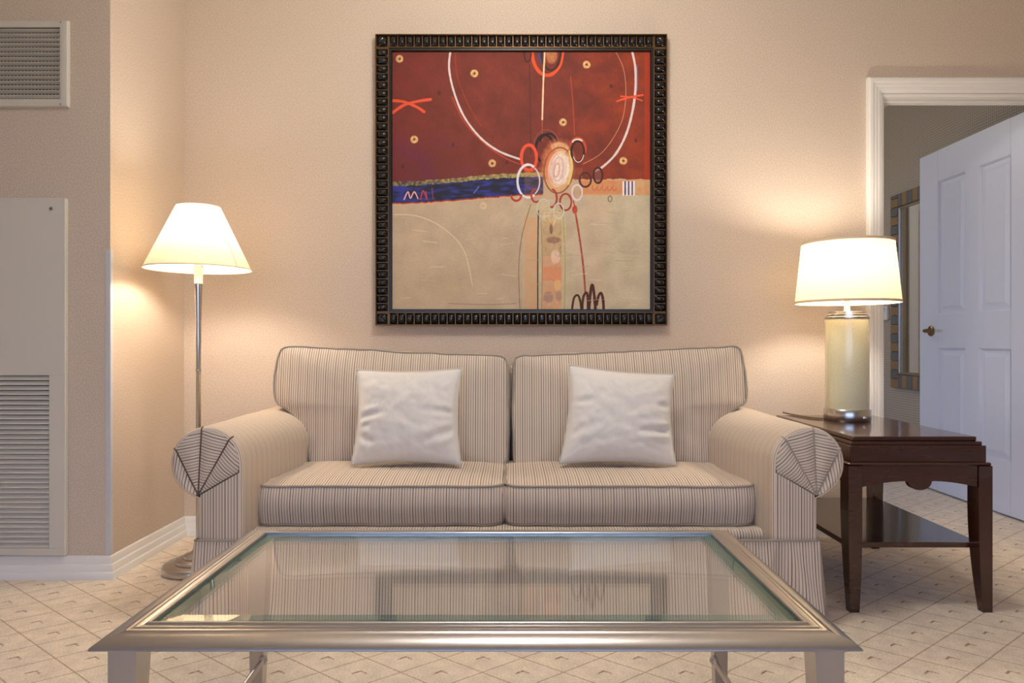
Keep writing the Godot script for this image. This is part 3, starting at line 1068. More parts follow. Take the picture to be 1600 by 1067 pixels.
func sofa():
	var o := root("sofa", V(XC, 0, 2.75), "two-seat roll-arm sofa in tan and grey pinstripe with a skirted base", "sofa")
	var stripe: Material = M["striped upholstery"]
	var piping: Material = M["stripe piping"]
	# back frame and body
	var st := begin()
	box(st, XC - 0.98, XC + 0.98, 0.10, 0.82, 2.99, 3.18, 0.03)
	obj("back_frame", st, stripe, o)
	st = begin()
	# seat deck with a padded front roll
	var lip := []
	for k in 9:
		var w := PI * 0.5 * k / 8.0
		lip.append(Vector2(2.335 - 0.022 * sin(w), 0.262 + 0.028 - 0.028 * (1.0 - cos(w))))
	var deck := [Vector2(2.95, 0.12), Vector2(2.95, 0.290)] + lip + [Vector2(2.313, 0.12)]
	prism(st, deck, Transform3D(Basis(Vector3(0, 0, -1), Vector3(0, 1, 0), Vector3(1, 0, 0)), Vector3.ZERO), XC - IN - 0.01, XC + IN + 0.01, 0.7)
	obj("seat_deck", st, stripe, o)
	for s in [-1.0, 1.0]:
		sofa_arm(o, s)
	skirt(o)
	# seat cushions
	for s in [-1.0, 1.0]:
		var a := XC - 0.010 - IN + 0.006 if s < 0 else XC - 0.008
		var b := XC - 0.012 if s < 0 else XC - 0.008 + IN + 0.004
		var line := []
		var rr := 0.06
		for q in [[a, b, 2.365, 2.86]]:
			var cs := [[q[0] + rr, q[2] + rr, 180.0], [q[1] - rr, q[2] + rr, 270.0], [q[1] - rr, q[3] - rr, 0.0], [q[0] + rr, q[3] - rr, 90.0]]
			for k in 4:
				for i in 7:
					var w := deg_to_rad(cs[k][2] + 15.0 * i)
					line.append(Vector2(cs[k][0] + rr * cos(w), cs[k][1] + rr * sin(w)))
		line = resample(line, 120)
		# plan (x, d) with height as the third axis
		var t := Transform3D(Basis(Vector3(1, 0, 0), Vector3(0, 0, -1), Vector3(0, 1, 0)), V(0, 0.362, 0))
		cushion(o, "seat_cushion", line, 0.066, 0.022, 0.016, t, stripe, piping, 3.0 + s)
	# back cushions: they step out over the arms
	for s in [-1.0, 1.0]:
		var pts := []
		var raw := [[-0.050, 0.395], [-0.80, 0.395], [-0.822, 0.42], [-0.830, 0.49], [-0.872, 0.585], [-0.925, 0.645], [-0.970, 0.662], [-0.982, 0.69], [-0.984, 0.755], [-0.968, 0.885], [-0.945, 0.906], [-0.70, 0.896], [-0.45, 0.880], [-0.20, 0.872], [-0.040, 0.866], [-0.014, 0.846], [-0.012, 0.60], [-0.018, 0.42]]
		for p in raw:
			pts.append(Vector2((-0.004 if s < 0 else -0.006) - s * p[0], p[1]))
		pts = resample(round_off(pts), 150)
		# leans back: upright axis tilts by 7 degrees
		var tilt := deg_to_rad(7.0)
		var up := Vector3(0, cos(tilt), -sin(tilt))
		var out := Vector3(0, sin(tilt), cos(tilt))
		var t := Transform3D(Basis(Vector3(1, 0, 0), up, out), V(0, 0.40, 2.865) - up * 0.40)
		cushion(o, "back_cushion", pts, 0.070, 0.045, 0.010, t, stripe, piping, 8.0 + s)


func round_off(p: Array) -> Array:
	# one pass of corner cutting
	var out := []
	for i in p.size():
		var a: Vector2 = p[i]
		var b: Vector2 = p[(i + 1) % p.size()]
		var c := minf(0.25, 0.02 / maxf(a.distance_to(b), 1e-4))
		out.append(a.lerp(b, c))
		out.append(a.lerp(b, 1.0 - c))
	return out


func resample(p: Array, n: int) -> Array:
	var len := 0.0
	for i in p.size():
		len += p[i].distance_to(p[(i + 1) % p.size()])
	var out := []
	var i := 0
	var done := 0.0
	for k in n:
		var want := len * k / n
		while true:
			var seg: float = p[i].distance_to(p[(i + 1) % p.size()])
			if done + seg >= want or i >= p.size() - 1:
				out.append(p[i].lerp(p[(i + 1) % p.size()], clampf((want - done) / maxf(seg, 1e-6), 0, 1)))
				break
			done += seg
			i += 1
	return out


# a boxed cushion: outline in t's plane, half = half the boxing's height, crown = swell of both panels, bulge = swell of the boxing
func cushion(o: Node, called: String, line: Array, half: float, crown: float, bulge: float, t: Transform3D, m: Material, piping: Material, seed_: float):
	var c := Vector2.ZERO
	for p in line:
		c += p / line.size()
	var n := line.size()
	var nrm := []
	for i in n:
		var e: Vector2 = (line[(i + 1) % n] - line[(i - 1 + n) % n]).normalized()
		var q := Vector2(e.y, -e.x)
		nrm.append(q if q.dot(line[i] - c) > 0.0 else -q)
	var rings := []   # [scale, height, push]
	var ts := [0.02, 0.15, 0.3, 0.45, 0.58, 0.7, 0.8, 0.88, 0.94, 0.98, 1.0]
	for q in ts:
		rings.append([q, half + crown * (1.0 - pow(q, 3.2)), 0.0])
	for k in range(1, 6):
		var v := k / 6.0
		rings.append([1.0, half * (1.0 - 2.0 * v), bulge * sin(PI * v)])
	ts.reverse()
	for q in ts:
		rings.append([q, -half - crown * 0.4 * (1.0 - pow(q, 3.0)), 0.0])
	var pos := []
	var uv := []
	for r in rings:
		var row := []
		var ur := []
		for i in n + 1:
			var b: Vector2 = line[i % n]
			var f: Vector2 = c + (b - c) * r[0] + nrm[i % n] * r[2]
			var soft: float = nz.get_noise_3d(f.x * 5.0 + seed_ * 7, f.y * 5.0, r[1] * 6.0) * 0.006 * r[0]
			var fine := nz.get_noise_3d(f.x * 16.0 + seed_ * 3, f.y * 9.0, r[1] * 10.0) * 0.0022
			f += nrm[i % n] * (soft if r[0] > 0.9 else 0.0)
			var p := t * Vector3(f.x, f.y, r[1] + (soft + fine) * signf(r[1]) * (0.3 + 0.7 * (1.0 if r[0] < 0.95 else 0.4)))
			row.append(p)
			# stripes follow x except on the ends
			var side: bool = absf(nrm[i % n].x) > 0.8 and r[2] > 0.0
			ur.append(Vector2(p.x if not side else p.z * 1.0, p.y - p.z))
		pos.append(row)
		uv.append(ur)
	var st := begin()
	sheet(st, pos, uv, t * Vector3(c.x, c.y, 0), true)
	var body := obj(called, st, m, o)
	st = begin()
	for j in [10, 16]:
		var ring := []
		for i in n:
			ring.append(pos[j][i])
		tube(st, ring, 0.0045, 7, true)
	obj("piping", st, piping, body)


func sofa_arm(o: Node, s: float):
	var stripe: Material = M["striped upholstery"]
	# the roll runs back from just behind the front edge; the edge itself is rounded
	var pos := []
	var uv := []
	var ds := [AF, AF + 0.001, AF + 0.003, AF + 0.006, AF + 0.010, AF + 0.016, AF + 0.03, AF + 0.06, AF + 0.14, AF + 0.26, AF + 0.40, AF + 0.56, AF + 0.72, 3.10, 3.16]
	for d in ds:
		var inset := 0.0
		if d < AF + 0.016:
			inset = 0.011 * (1.0 - sqrt(maxf(0.0, 1.0 - pow((AF + 0.016 - d) / 0.016, 2))))
		if d > 3.15:
			inset = 0.03
		var pr := arm_profile(s, 0.055 * clampf((d - AF) / 0.6, 0, 1), CR)
		var row := []
		var ur := []
		var run := 0.0
		for i in pr.size():
			var a: Vector2 = pr[maxi(i - 1, 0)]
			var b: Vector2 = pr[mini(i + 1, pr.size() - 1)]
			var e := (b - a).normalized()
			var nn := Vector2(e.y, -e.x)
			if nn.dot(pr[i] - Vector2(XC + s * 0.95, 0.45)) < 0.0:
				nn = -nn
			var q: Vector2 = pr[i] - nn * inset
			var w := nz.get_noise_3d(q.x * 6, q.y * 6, d * 5) * 0.004 * clampf((d - AF) / 0.1, 0, 1)
			q += nn * w
			row.append(V(q.x, q.y, d))
			if i > 0:
				run += pr[i].distance_to(pr[i - 1])
			ur.append(Vector2(d - inset, run))
		pos.append(row)
		uv.append(ur)
	var st := begin()
	sheet(st, pos, uv, V(XC + s * 0.95, 0.40, 2.7))
	# close the back end
	var back: Array = pos[pos.size() - 1]
	var mid := V(XC + s * 0.95, 0.42, 3.16)
	for i in back.size() - 1:
		tri(st, [mid, back[i], back[i + 1]], [Vector3(0, 0, -1), Vector3(0, 0, -1), Vector3(0, 0, -1)], [Vector2.ZERO, Vector2.ZERO, Vector2.ZERO])
	var arm := obj("arm", st, stripe, o)
	# the fan of wedges on the front of the roll, gathered at the pivot
	var r := CR - 0.011
	var pivot := Vector2(POST - 0.004, 0.424)
	var c := Vector2(CX, CY)
	var rim := func(deg: float) -> Vector2:
		return c + Vector2(cos(deg_to_rad(deg)), sin(deg_to_rad(deg))) * r
	var stops := [-72.0, 24.0, 82.0, 134.0, 196.0]   # angles about the roll's centre, from the outer foot round to the inner side
	var pt := func(q: Vector2, d: float) -> Vector3:
		return V(XC + s * q.x, q.y, d)
	for k in 4:
		var a0: float = stops[k]
		var a1: float = stops[k + 1]
		var m: Vector2 = (rim.call((a0 + a1) / 2) - pivot).normalized()
		if k == 0:
			m = Vector2(1, 0.1).normalized()
		pos = []
		uv = []
		for j in 13:
			var f := j / 12.0
			var row := []
			var ur := []
			for i in 13:
				var w := i / 12.0
				var q: Vector2 = pivot.lerp(rim.call(lerpf(a0, a1, w)), maxf(f, 0.01))
				var puff := 0.011 * sin(PI * w) * smoothstep(0.0, 0.5, f) * sqrt(maxf(0.0, 1.0 - pow(f, 5)))
				row.append(pt.call(q, AF + 0.0005 - puff))
				ur.append(Vector2((q - pivot).dot(m), (q - pivot).dot(Vector2(-m.y, m.x))))
			pos.append(row)
			uv.append(ur)
		st = begin()
		sheet(st, pos, uv, pt.call(c, AF + 0.3))
		obj("wedge", st, stripe, arm)
	for k in range(1, 5):
		var line := []
		for i in 12:
			var q: Vector2 = pivot.lerp(rim.call(stops[k]), i / 11.0)
			line.append(pt.call(q, AF + 0.0005))
		if k < 4:
			var far: Vector2 = c + (rim.call(stops[k]) - c) * (CR / r)
			line.append(pt.call(c + (rim.call(stops[k]) - c) * ((CR - 0.003) / r), AF + 0.005))
			line.append(pt.call(far, AF + 0.016))
		st = begin()
		tube(st, line, 0.0028 if k < 4 else 0.0018, 6)
		obj("seam", st, M["dark piping"] if s < 0 else M["stripe piping"], arm)
	# the upright panel below the fan
	pos = []
	uv = []
	var innerx := IN + 0.011
	var inner: Vector2 = rim.call(196.0)
	for j in 15:
		var f := j / 14.0
		var row := []
		var ur := []
		for i in 13:
			var w := i / 12.0
			var ytop := lerpf(inner.y, pivot.y, w)
			var q := Vector2(lerpf(innerx, POST - 0.011, w), lerpf(SEAM, ytop, f))
			row.append(pt.call(q, AF + 0.0005 - 0.005 * sin(PI * w)))
			ur.append(Vector2(q.x, q.y))
		pos.append(row)
		uv.append(ur)
	st = begin()
	sheet(st, pos, uv, pt.call(c, AF + 0.3))
	obj("front_panel", st, stripe, arm)


func skirt(o: Node):
	var stripe: Material = M["striped upholstery"]
	# plan of the skirt: left side, front, right side; folds open towards the floor
	var path := []   # [x, d, stripe run, fold depth, outward x, outward d]
	var run := 0.0
	var N := 260
	var xl := XC - POST - 0.004
	var xr := XC + POST + 0.004
	var fd := AF - 0.006
	var bd := 3.14
	for k in 41:
		path.append([xl, lerpf(bd, fd, k / 40.0), -1.0, 0.0])
	for k in N + 1:
		path.append([lerpf(xl, xr, float(k) / N), fd, 0.0, -1.0])
	for k in 41:
		path.append([xr, lerpf(fd, bd, k / 40.0), 1.0, 0.0])
	var pos := []
	var uv := []
	for j in 13:
		var f := j / 12.0      # 0 at the seam, 1 at the floor
		var y := lerpf(SEAM, 0.008, f)
		var row := []
		var ur := []
		run = 0.0
		for i in path.size():
			var q: Array = path[i]
			if i > 0:
				run += Vector2(q[0], q[1]).distance_to(Vector2(path[i - 1][0], path[i - 1][1]))
			var push := 0.034 * f + 0.010 * f * nz.get_noise_2d(run * 4.0, 3.0)
			var slip := 0.0
			if q[3] != 0.0:
				# kick pleats: one in the middle, one below each arm
				for pl in [XC + 0.0, XC - 0.90, XC + 0.90]:
					var e: float = (q[0] - pl)
					var wide := 0.012 + 0.055 * f
					var near := exp(-pow(e / wide, 2))
					push -= 0.040 * f * near
					push += 0.022 * f * exp(-pow((absf(e) - wide * 1.7) / (wide * 0.8), 2))
			row.append(V(q[0] + q[2] * push, y, q[1] + q[3] * push))
			ur.append(Vector2(run, y))
		pos.append(row)
		uv.append(ur)
	var st := begin()
	sheet(st, pos, uv, V(XC, 0.2, 2.8))
	var sk := obj("skirt", st, stripe, o)
	# the seam where the skirt is sewn on
	var line := []
	for i in range(0, path.size(), 4):
		line.append(pos[0][i] + Vector3(0, 0.001, 0))
	st = begin()
	tube(st, line, 0.004, 6)
	obj("seam", st, M["stripe piping"], sk)


# ------------------------------------------------------------------ throw pillows
func pillow(called: String, label: String, cs: Array, thick: float, seed_: float, creases: Array):
	# cs: the four corners, lower left, lower right, upper right, upper left
	var mid: Vector3 = (cs[0] + cs[1] + cs[2] + cs[3]) / 4
	var fwd: Vector3 = (cs[1] - cs[0]).cross(cs[3] - cs[0]).normalized()
	var o := root(called, Vector3(mid.x, cs[0].y, mid.z), label, "pillow", "ivory throw pillows on the sofa")
	var N := 44
	var st := begin()
	var edge := []
	for side in [1.0, -1.0]:
		var pos := []
		var uv := []
		for j in N + 1:
			var row := []
			var ur := []
			for i in N + 1:
				var a := 2.0 * i / N - 1.0
				var b := 2.0 * j / N - 1.0
				# edges bow inwards between the corners
				var u := a * (1.0 - 0.08 * (1.0 - b * b) * absf(a))
				var v := b * (1.0 - 0.07 * (1.0 - a * a) * absf(b))
				var p: Vector3 = cs[0].lerp(cs[1], (u + 1) / 2).lerp(cs[3].lerp(cs[2], (u + 1) / 2), (v + 1) / 2)
				var h := pow(maxf(0.0, (1.0 - pow(absf(a), 2.4)) * (1.0 - pow(absf(b), 2.4))), 0.55) * thick
				var w := 0.0
				if side > 0:
					w += 0.007 * nz.get_noise_2d(a * 2.2 + seed_, b * 2.2) + 0.0013 * nz.get_noise_2d(a * 5.0, b * 5.0 + seed_)
					for c in creases:
						# [x0, y0, x1, y1, depth, width]
						var s0 := Vector2(c[0], c[1])
						var s1 := Vector2(c[2], c[3])
						var q := Geometry2D.get_closest_point_to_segment(Vector2(a, b), s0, s1)
						var far := Vector2(a, b).distance_to(q)
						var along := q.distance_to(s0) / s0.distance_to(s1)
						w -= c[4] * (1.0 - along) * (exp(-pow(far / c[5], 2)) - 0.6 * exp(-pow((far - c[5] * 1.9) / c[5], 2)))
					# small puckers along the seam
					var rimd := 1.0 - maxf(absf(a), absf(b))
					var along2 := b if absf(a) > absf(b) else a
					w += 0.0035 * sin(along2 * 31.0 + seed_ * 3 + 2.0 * sin(along2 * 7.0)) * exp(-rimd * 7.0) * smoothstep(0.0, 0.08, rimd)
				h += w * smoothstep(0.0, 0.25, 1.0 - maxf(absf(a), absf(b)))
				row.append(p + fwd * h * side)
				ur.append(Vector2(a, b) * 0.2)
			pos.append(row)
			uv.append(ur)
		sheet(st, pos, uv, mid - fwd * side * 0.2)
		if side > 0:
			for i in N:
				edge.append(pos[0][i])
			for j in N:
				edge.append(pos[j][N])
			for i in N:
				edge.append(pos[N][N - i])
			for j in N:
				edge.append(pos[N - j][0])
	obj("cover", st, M["ivory cloth"], o)
	st = begin()
	tube(st, edge, 0.004, 6, true)
	obj("piping", st, M["ivory piping"], o)


func at(px: float, py: float, d: float) -> Vector3:
	# a corner measured on site from the camera's station
	return V((px - 800.0) * d / 1067.0, 0.93 - (py - 533.5) * d / 1067.0, d)


func pillows():
	pillow("throw_pillow", "ivory square throw pillow on the left seat cushion of the sofa", [V(-0.612, 0.462, 2.605), V(-0.195, 0.460, 2.61), V(-0.200, 0.823, 2.712), V(-0.618, 0.818, 2.712)], 0.07, 1.0,
		[[-1.0, -0.08, -0.3, 0.06, 0.016, 0.06], [-1.0, -0.42, -0.5, -0.62, 0.014, 0.07], [1.0, 0.02, 0.1, 0.1, 0.010, 0.06], [1.0, -0.30, 0.2, -0.62, 0.012, 0.07]])
	pillow("throw_pillow", "ivory square throw pillow on the right seat cushion, its top left corner peaked", [V(0.182, 0.467, 2.605), V(0.625, 0.458, 2.61), V(0.645, 0.800, 2.712), V(0.226, 0.838, 2.712)], 0.07, 5.0,
		[[1.0, -0.30, 0.1, -0.36, 0.018, 0.07], [-1.0, 0.20, -0.4, 0.24, 0.010, 0.06], [-1.0, -0.45, -0.3, -0.2, 0.010, 0.08], [1.0, 0.25, 0.6, 0.2, 0.010, 0.06]])


# ------------------------------------------------------------------ end table
func end_table():
	var x0 := 1.155
	var x1 := 1.649
	var f := 2.343
	var b := 3.09
	var o := root("end_table", V((x0 + x1) / 2, 0, (f + b) / 2), "dark espresso wooden end table with stepped top and lower shelf", "table")
	var wood: Material = M["espresso wood"]
	var st := begin()
	box(st, 1.184, 1.614, 0.584, 0.600, f + 0.028, b - 0.028, 0.003)
	obj("tabletop", st, wood, o)
	st = begin()
	box(st, 1.174, 1.626, 0.571, 0.584, f + 0.018, b - 0.018, 0.002)
	box(st, 1.166, 1.635, 0.514, 0.571, f + 0.010, b - 0.010, 0.002)
	obj("stepped_frieze", st, wood, o)
	# bead under the frieze
	st = begin()
	box(st, x0, x1, 0.502, 0.514, f, b, 0.005)
	obj("moulding", st, wood, o)
	# front and back aprons: an arch with a half-round drop in the middle
	var mid := (x0 + x1) / 2
	var arch := [Vector2(x0 + 0.05, 0.502), Vector2(x0 + 0.05, 0.428)]
	for k in 13:
		var u := k / 12.0
		arch.append(Vector2(lerpf(x0 + 0.05, mid - 0.046, u), 0.430 + 0.020 * sin(u * PI / 2)))
	for k in 13:
		var w := PI + PI * k / 12.0
		arch.append(Vector2(mid + 0.041 * cos(w), 0.449 + 0.030 * sin(w)))
	for k in 13:
		var u := k / 12.0
		arch.append(Vector2(lerpf(mid + 0.046, x1 - 0.05, u), 0.430 + 0.020 * cos(u * PI / 2)))
	arch.append(Vector2(x1 - 0.05, 0.428))
	arch.append(Vector2(x1 - 0.05, 0.502))
	var clean := []
	for p in arch:
		if clean.is_empty() or p.distance_to(clean[-1]) > 1e-4:
			clean.append(p)
	for d in [f + 0.004, b - 0.022]:
		st = begin()
		prism(st, clean, Transform3D(Basis(), V(0, 0, d + 0.018)), 0.0, 0.018)
		obj("apron", st, wood, o)
	for x in [x0 + 0.004, x1 - 0.022]:
		st = begin()
		box(st, x, x + 0.018, 0.440, 0.502, f + 0.06, b - 0.06, 0.001)
		obj("side_rail", st, wood, o)
	st = begin()
	box(st, x0 + 0.012, x1 - 0.018, 0.212, 0.231, f + 0.035, b - 0.03, 0.002)
	obj("shelf", st, wood, o)
	# sabre legs: straight outside, hollowed towards the foot inside
	for sx in [0, 1]:
		for sd in [0, 1]:
			var rows := []
			for k in 17:
				var y := lerpf(0.502, 0.0, k / 16.0)
				var g := clampf((0.36 - y) / 0.36, 0, 1)
				var w := 0.047 - 0.014 * g * g
				var dp := 0.060 - 0.034 * pow(g, 1.7)
				var out := 0.004 * g
				var xa := x0 + out if sx == 0 else x1 - w
				var xb := x0 + out + w if sx == 0 else x1
				var da := f if sd == 0 else b - dp
				rows.append([xa, xb, y, da, da + dp])
			st = begin()
			for k in 16:
				var p: Array = rows[k]
				var q: Array = rows[k + 1]
				var c := V((p[0] + p[1]) / 2, (p[2] + q[2]) / 2, (p[3] + p[4]) / 2)
				face(st, [V(p[0], p[2], p[3]), V(p[1], p[2], p[3]), V(q[1], q[2], q[3]), V(q[0], q[2], q[3])], c)
				face(st, [V(p[0], p[2], p[4]), V(p[1], p[2], p[4]), V(q[1], q[2], q[4]), V(q[0], q[2], q[4])], c)
				face(st, [V(p[0], p[2], p[3]), V(p[0], p[2], p[4]), V(q[0], q[2], q[4]), V(q[0], q[2], q[3])], c)
				face(st, [V(p[1], p[2], p[3]), V(p[1], p[2], p[4]), V(q[1], q[2], q[4]), V(q[1], q[2], q[3])], c)
			var e: Array = rows[16]
			face(st, [V(e[0], 0, e[3]), V(e[1], 0, e[3]), V(e[1], 0, e[4]), V(e[0], 0, e[4])], V((e[0] + e[1]) / 2, 0.1, (e[3] + e[4]) / 2))
			obj("leg", st, wood, o)


# ------------------------------------------------------------------ lamps
func lamp_light(called: String, at_: Vector3, energy: float):
	var l := OmniLight3D.new()
	l.name = called
	l.light_color = c8(255, 244, 230)
	l.light_energy = energy
	l.light_size = 0.05
	l.omni_range = 12.0
	l.omni_attenuation = 2.0
	l.shadow_enabled = true
	l.position = at_
	add_child(l)


func bulb_shape(st: SurfaceTool, c: Vector3):
	var pr := [Vector2(0.012, -0.055)]
	for k in 13:
		var w := lerpf(-60.0, 90.0, k / 12.0)
		pr.append(Vector2(0.032 * cos(deg_to_rad(w)), 0.034 * sin(deg_to_rad(w))))
	lathe(st, c, pr, 20)


# an open shade with a thin wall
func shade_shape(st: SurfaceTool, c: Vector3, r0: float, y0: float, r1: float, y1: float):
	var th := 0.0012
	var outer := []
	for k in 9:
		outer.append(Vector2(lerpf(r0, r1, k / 8.0), lerpf(y0, y1, k / 8.0)))
	lathe(st, c, outer, 64)


func table_lamp():
	var c := V(1.407, 0.600, 2.868)
	var o := root("table_lamp", c, "table lamp with pale green glass column and white drum shade on the end table", "lamp")
	var st := begin()
	lathe(st, c, [Vector2(0.0, 0.0), Vector2(0.088, 0.0), Vector2(0.091, 0.004), Vector2(0.091, 0.044), Vector2(0.087, 0.050), Vector2(0.0, 0.050)], 56)
	obj("base", st, M["brushed nickel"], o)
	st = begin()
	lathe_on(st, Transform3D(Basis(Vector3(1, 0, 0), PI / 2), c + Vector3(0.030, 0.018, 0.085)), [Vector2(0.008, 0.0), Vector2(0.008, 0.005), Vector2(0.005, 0.006), Vector2(0.005, 0.012), Vector2(0.0, 0.013)], 14)
	obj("switch", st, M["brushed nickel"], o)
	st = begin()
	lathe(st, c, [Vector2(0.083, 0.050), Vector2(0.0845, 0.054), Vector2(0.0845, 0.420), Vector2(0.083, 0.425)], 64)
	obj("column", st, M["pale green glass"], o, "pale yellow-green crackled glass column")
	st = begin()
	lathe(st, c, [Vector2(0.0, 0.424), Vector2(0.086, 0.424), Vector2(0.087, 0.428), Vector2(0.085, 0.434), Vector2(0.079, 0.435), Vector2(0.079, 0.443), Vector2(0.073, 0.445), Vector2(0.072, 0.455), Vector2(0.0, 0.457)], 48)
	obj("cap", st, M["brushed nickel"], o)
	st = begin()
	lathe(st, c, [Vector2(0.012, 0.455), Vector2(0.011, 0.50), Vector2(0.016, 0.505), Vector2(0.016, 0.590), Vector2(0.0, 0.591)], 20)
	obj("neck", st, M["neck white"], o)
	st = begin()
	bulb_shape(st, c + Vector3(0, 0.645, 0))
	obj("bulb", st, M["lit bulb"], o)
	st = begin()
	shade_shape(st, c, 0.2035, 0.490, 0.177, 0.748)
	var sh := obj("shade", st, M["shade cloth"], o)
	for q in [[0.2035, 0.490, 0.2025, 0.500], [0.178, 0.738, 0.177, 0.748]]:
		st = begin()
		lathe(st, c, [Vector2(q[0] - 0.001, q[1]), Vector2(q[0] + 0.0015, q[1]), Vector2(q[2] + 0.0015, q[3]), Vector2(q[2] - 0.001, q[3])], 64)
		obj("trim_band", st, M["shade trim"], sh)
	st = begin()
	for k in 3:
		var w := TAU * k / 3 + 0.4
		tube(st, [c + Vector3(0, 0.725, 0), c + Vector3(cos(w) * 0.178, 0.735, sin(w) * 0.178)], 0.0015, 6)
	tube(st, [c + Vector3(0.016, 0.54, 0), c + Vector3(0.05, 0.60, 0), c + Vector3(0.045, 0.68, 0), c + Vector3(0, 0.725, 0)], 0.0015, 6)
	obj("harp", st, M["brushed nickel"], o)
	# cord trailing off the back of the base
	st = begin()
	var cord := []
	for k in 16:
		var u := k / 15.0
		cord.append(c + Vector3(-0.075 - 0.085 * sin(u * PI * 0.55), 0.004, -0.03 - 0.20 * u + 0.05 * sin(u * 5.0)))
	tube(st, cord, 0.003, 7)
	obj("cord", st, M["lamp cord"], o)
	lamp_light("table_lamp_light", c + Vector3(0, 0.645, 0), 0.37)


func floor_lamp():
	var c := V(-1.281, 0.0, 2.79)
	var o := root("floor_lamp", c, "slim silver floor lamp with white cone shade beside the left wall", "lamp")
	var st := begin()
	lathe(st, c, [Vector2(0.0, 0.0), Vector2(0.130, 0.0), Vector2(0.136, 0.006), Vector2(0.137, 0.022), Vector2(0.133, 0.029), Vector2(0.124, 0.033), Vector2(0.088, 0.037), Vector2(0.087, 0.046), Vector2(0.082, 0.050), Vector2(0.058, 0.053), Vector2(0.057, 0.062), Vector2(0.050, 0.066), Vector2(0.030, 0.072), Vector2(0.020, 0.085), Vector2(0.015, 0.120), Vector2(0.012, 0.122), Vector2(0.0, 0.123)], 56, 0.8)
	obj("base", st, M["brushed nickel"], o)
	st = begin()
	lathe(st, c, [Vector2(0.0095, 0.118), Vector2(0.0095, 0.806), Vector2(0.0112, 0.808), Vector2(0.0112, 0.818), Vector2(0.0100, 0.820), Vector2(0.0105, 1.0), Vector2(0.0155, 1.165), Vector2(0.0, 1.166)], 24)
	obj("pole", st, M["brushed nickel"], o)
	st = begin()
	lathe(st, c, [Vector2(0.0165, 1.165), Vector2(0.0175, 1.170), Vector2(0.0165, 1.175), Vector2(0.0165, 1.215), Vector2(0.018, 1.217), Vector2(0.018, 1.306), Vector2(0.0, 1.307)], 24)
	obj("socket", st, M["neck white"], o)
	st = begin()
	bulb_shape(st, c + Vector3(0, 1.365, 0))
	obj("bulb", st, M["lit bulb"], o)
	st = begin()
	shade_shape(st, c, 0.204, 1.224, 0.083, 1.482)
	var sh := obj("shade", st, M["shade cloth"], o)
	for q in [[0.2045, 1.224, 0.2030, 1.228], [0.0845, 1.479, 0.083, 1.482]]:
		st = begin()
		lathe(st, c, [Vector2(q[0] - 0.001, q[1]), Vector2(q[0] + 0.001, q[1]), Vector2(q[2] + 0.001, q[3]), Vector2(q[2] - 0.001, q[3])], 64)
		obj("trim_band", st, M["shade trim"], sh)
	st = begin()
	var w := deg_to_rad(22.0)
	var dir := Vector3(cos(w), 0, sin(w))
	tube(st, [c + dir * 0.2048 + Vector3(0, 1.225, 0), c + dir * 0.0836 + Vector3(0, 1.482, 0)], 0.0012, 5)
	obj("seam", st, M["shade trim"], sh)
	st = begin()
	tube(st, [c + Vector3(0.014, 1.235, 0.01), c + Vector3(0.030, 1.240, 0.022)], [0.003, 0.0035], 8)
	obj("switch", st, M["neck white"], o)
	lamp_light("floor_lamp_light", c + Vector3(0, 1.365, 0), 0.33)


func ceiling_lamp(label: String, c: Vector3, energy: float):
	var lamp := root("ceiling_lamp", c, label, "lamp")
	var st := begin()
	lathe(st, c, [Vector2(0.0, -0.03), Vector2(0.10, -0.03), Vector2(0.17, -0.02), Vector2(0.18, 0.0)], 40)
	obj("plate", st, M["white paint"], lamp)
	st = begin()
	lathe(st, c, [Vector2(0.0, -0.10), Vector2(0.06, -0.095), Vector2(0.11, -0.075), Vector2(0.14, -0.045), Vector2(0.145, -0.03)], 40)
	obj("diffuser", st, M["lit bulb"], lamp)
	var l := OmniLight3D.new()
	l.name = "ceiling_lamp_light"
	l.light_color = c8(252, 249, 246)
	l.light_energy = energy
	l.light_size = 0.2
	l.omni_range = 12.0
	l.omni_attenuation = 2.0
	l.shadow_enabled = true
	l.position = c + Vector3(0, -0.24, 0)
	add_child(l, true)


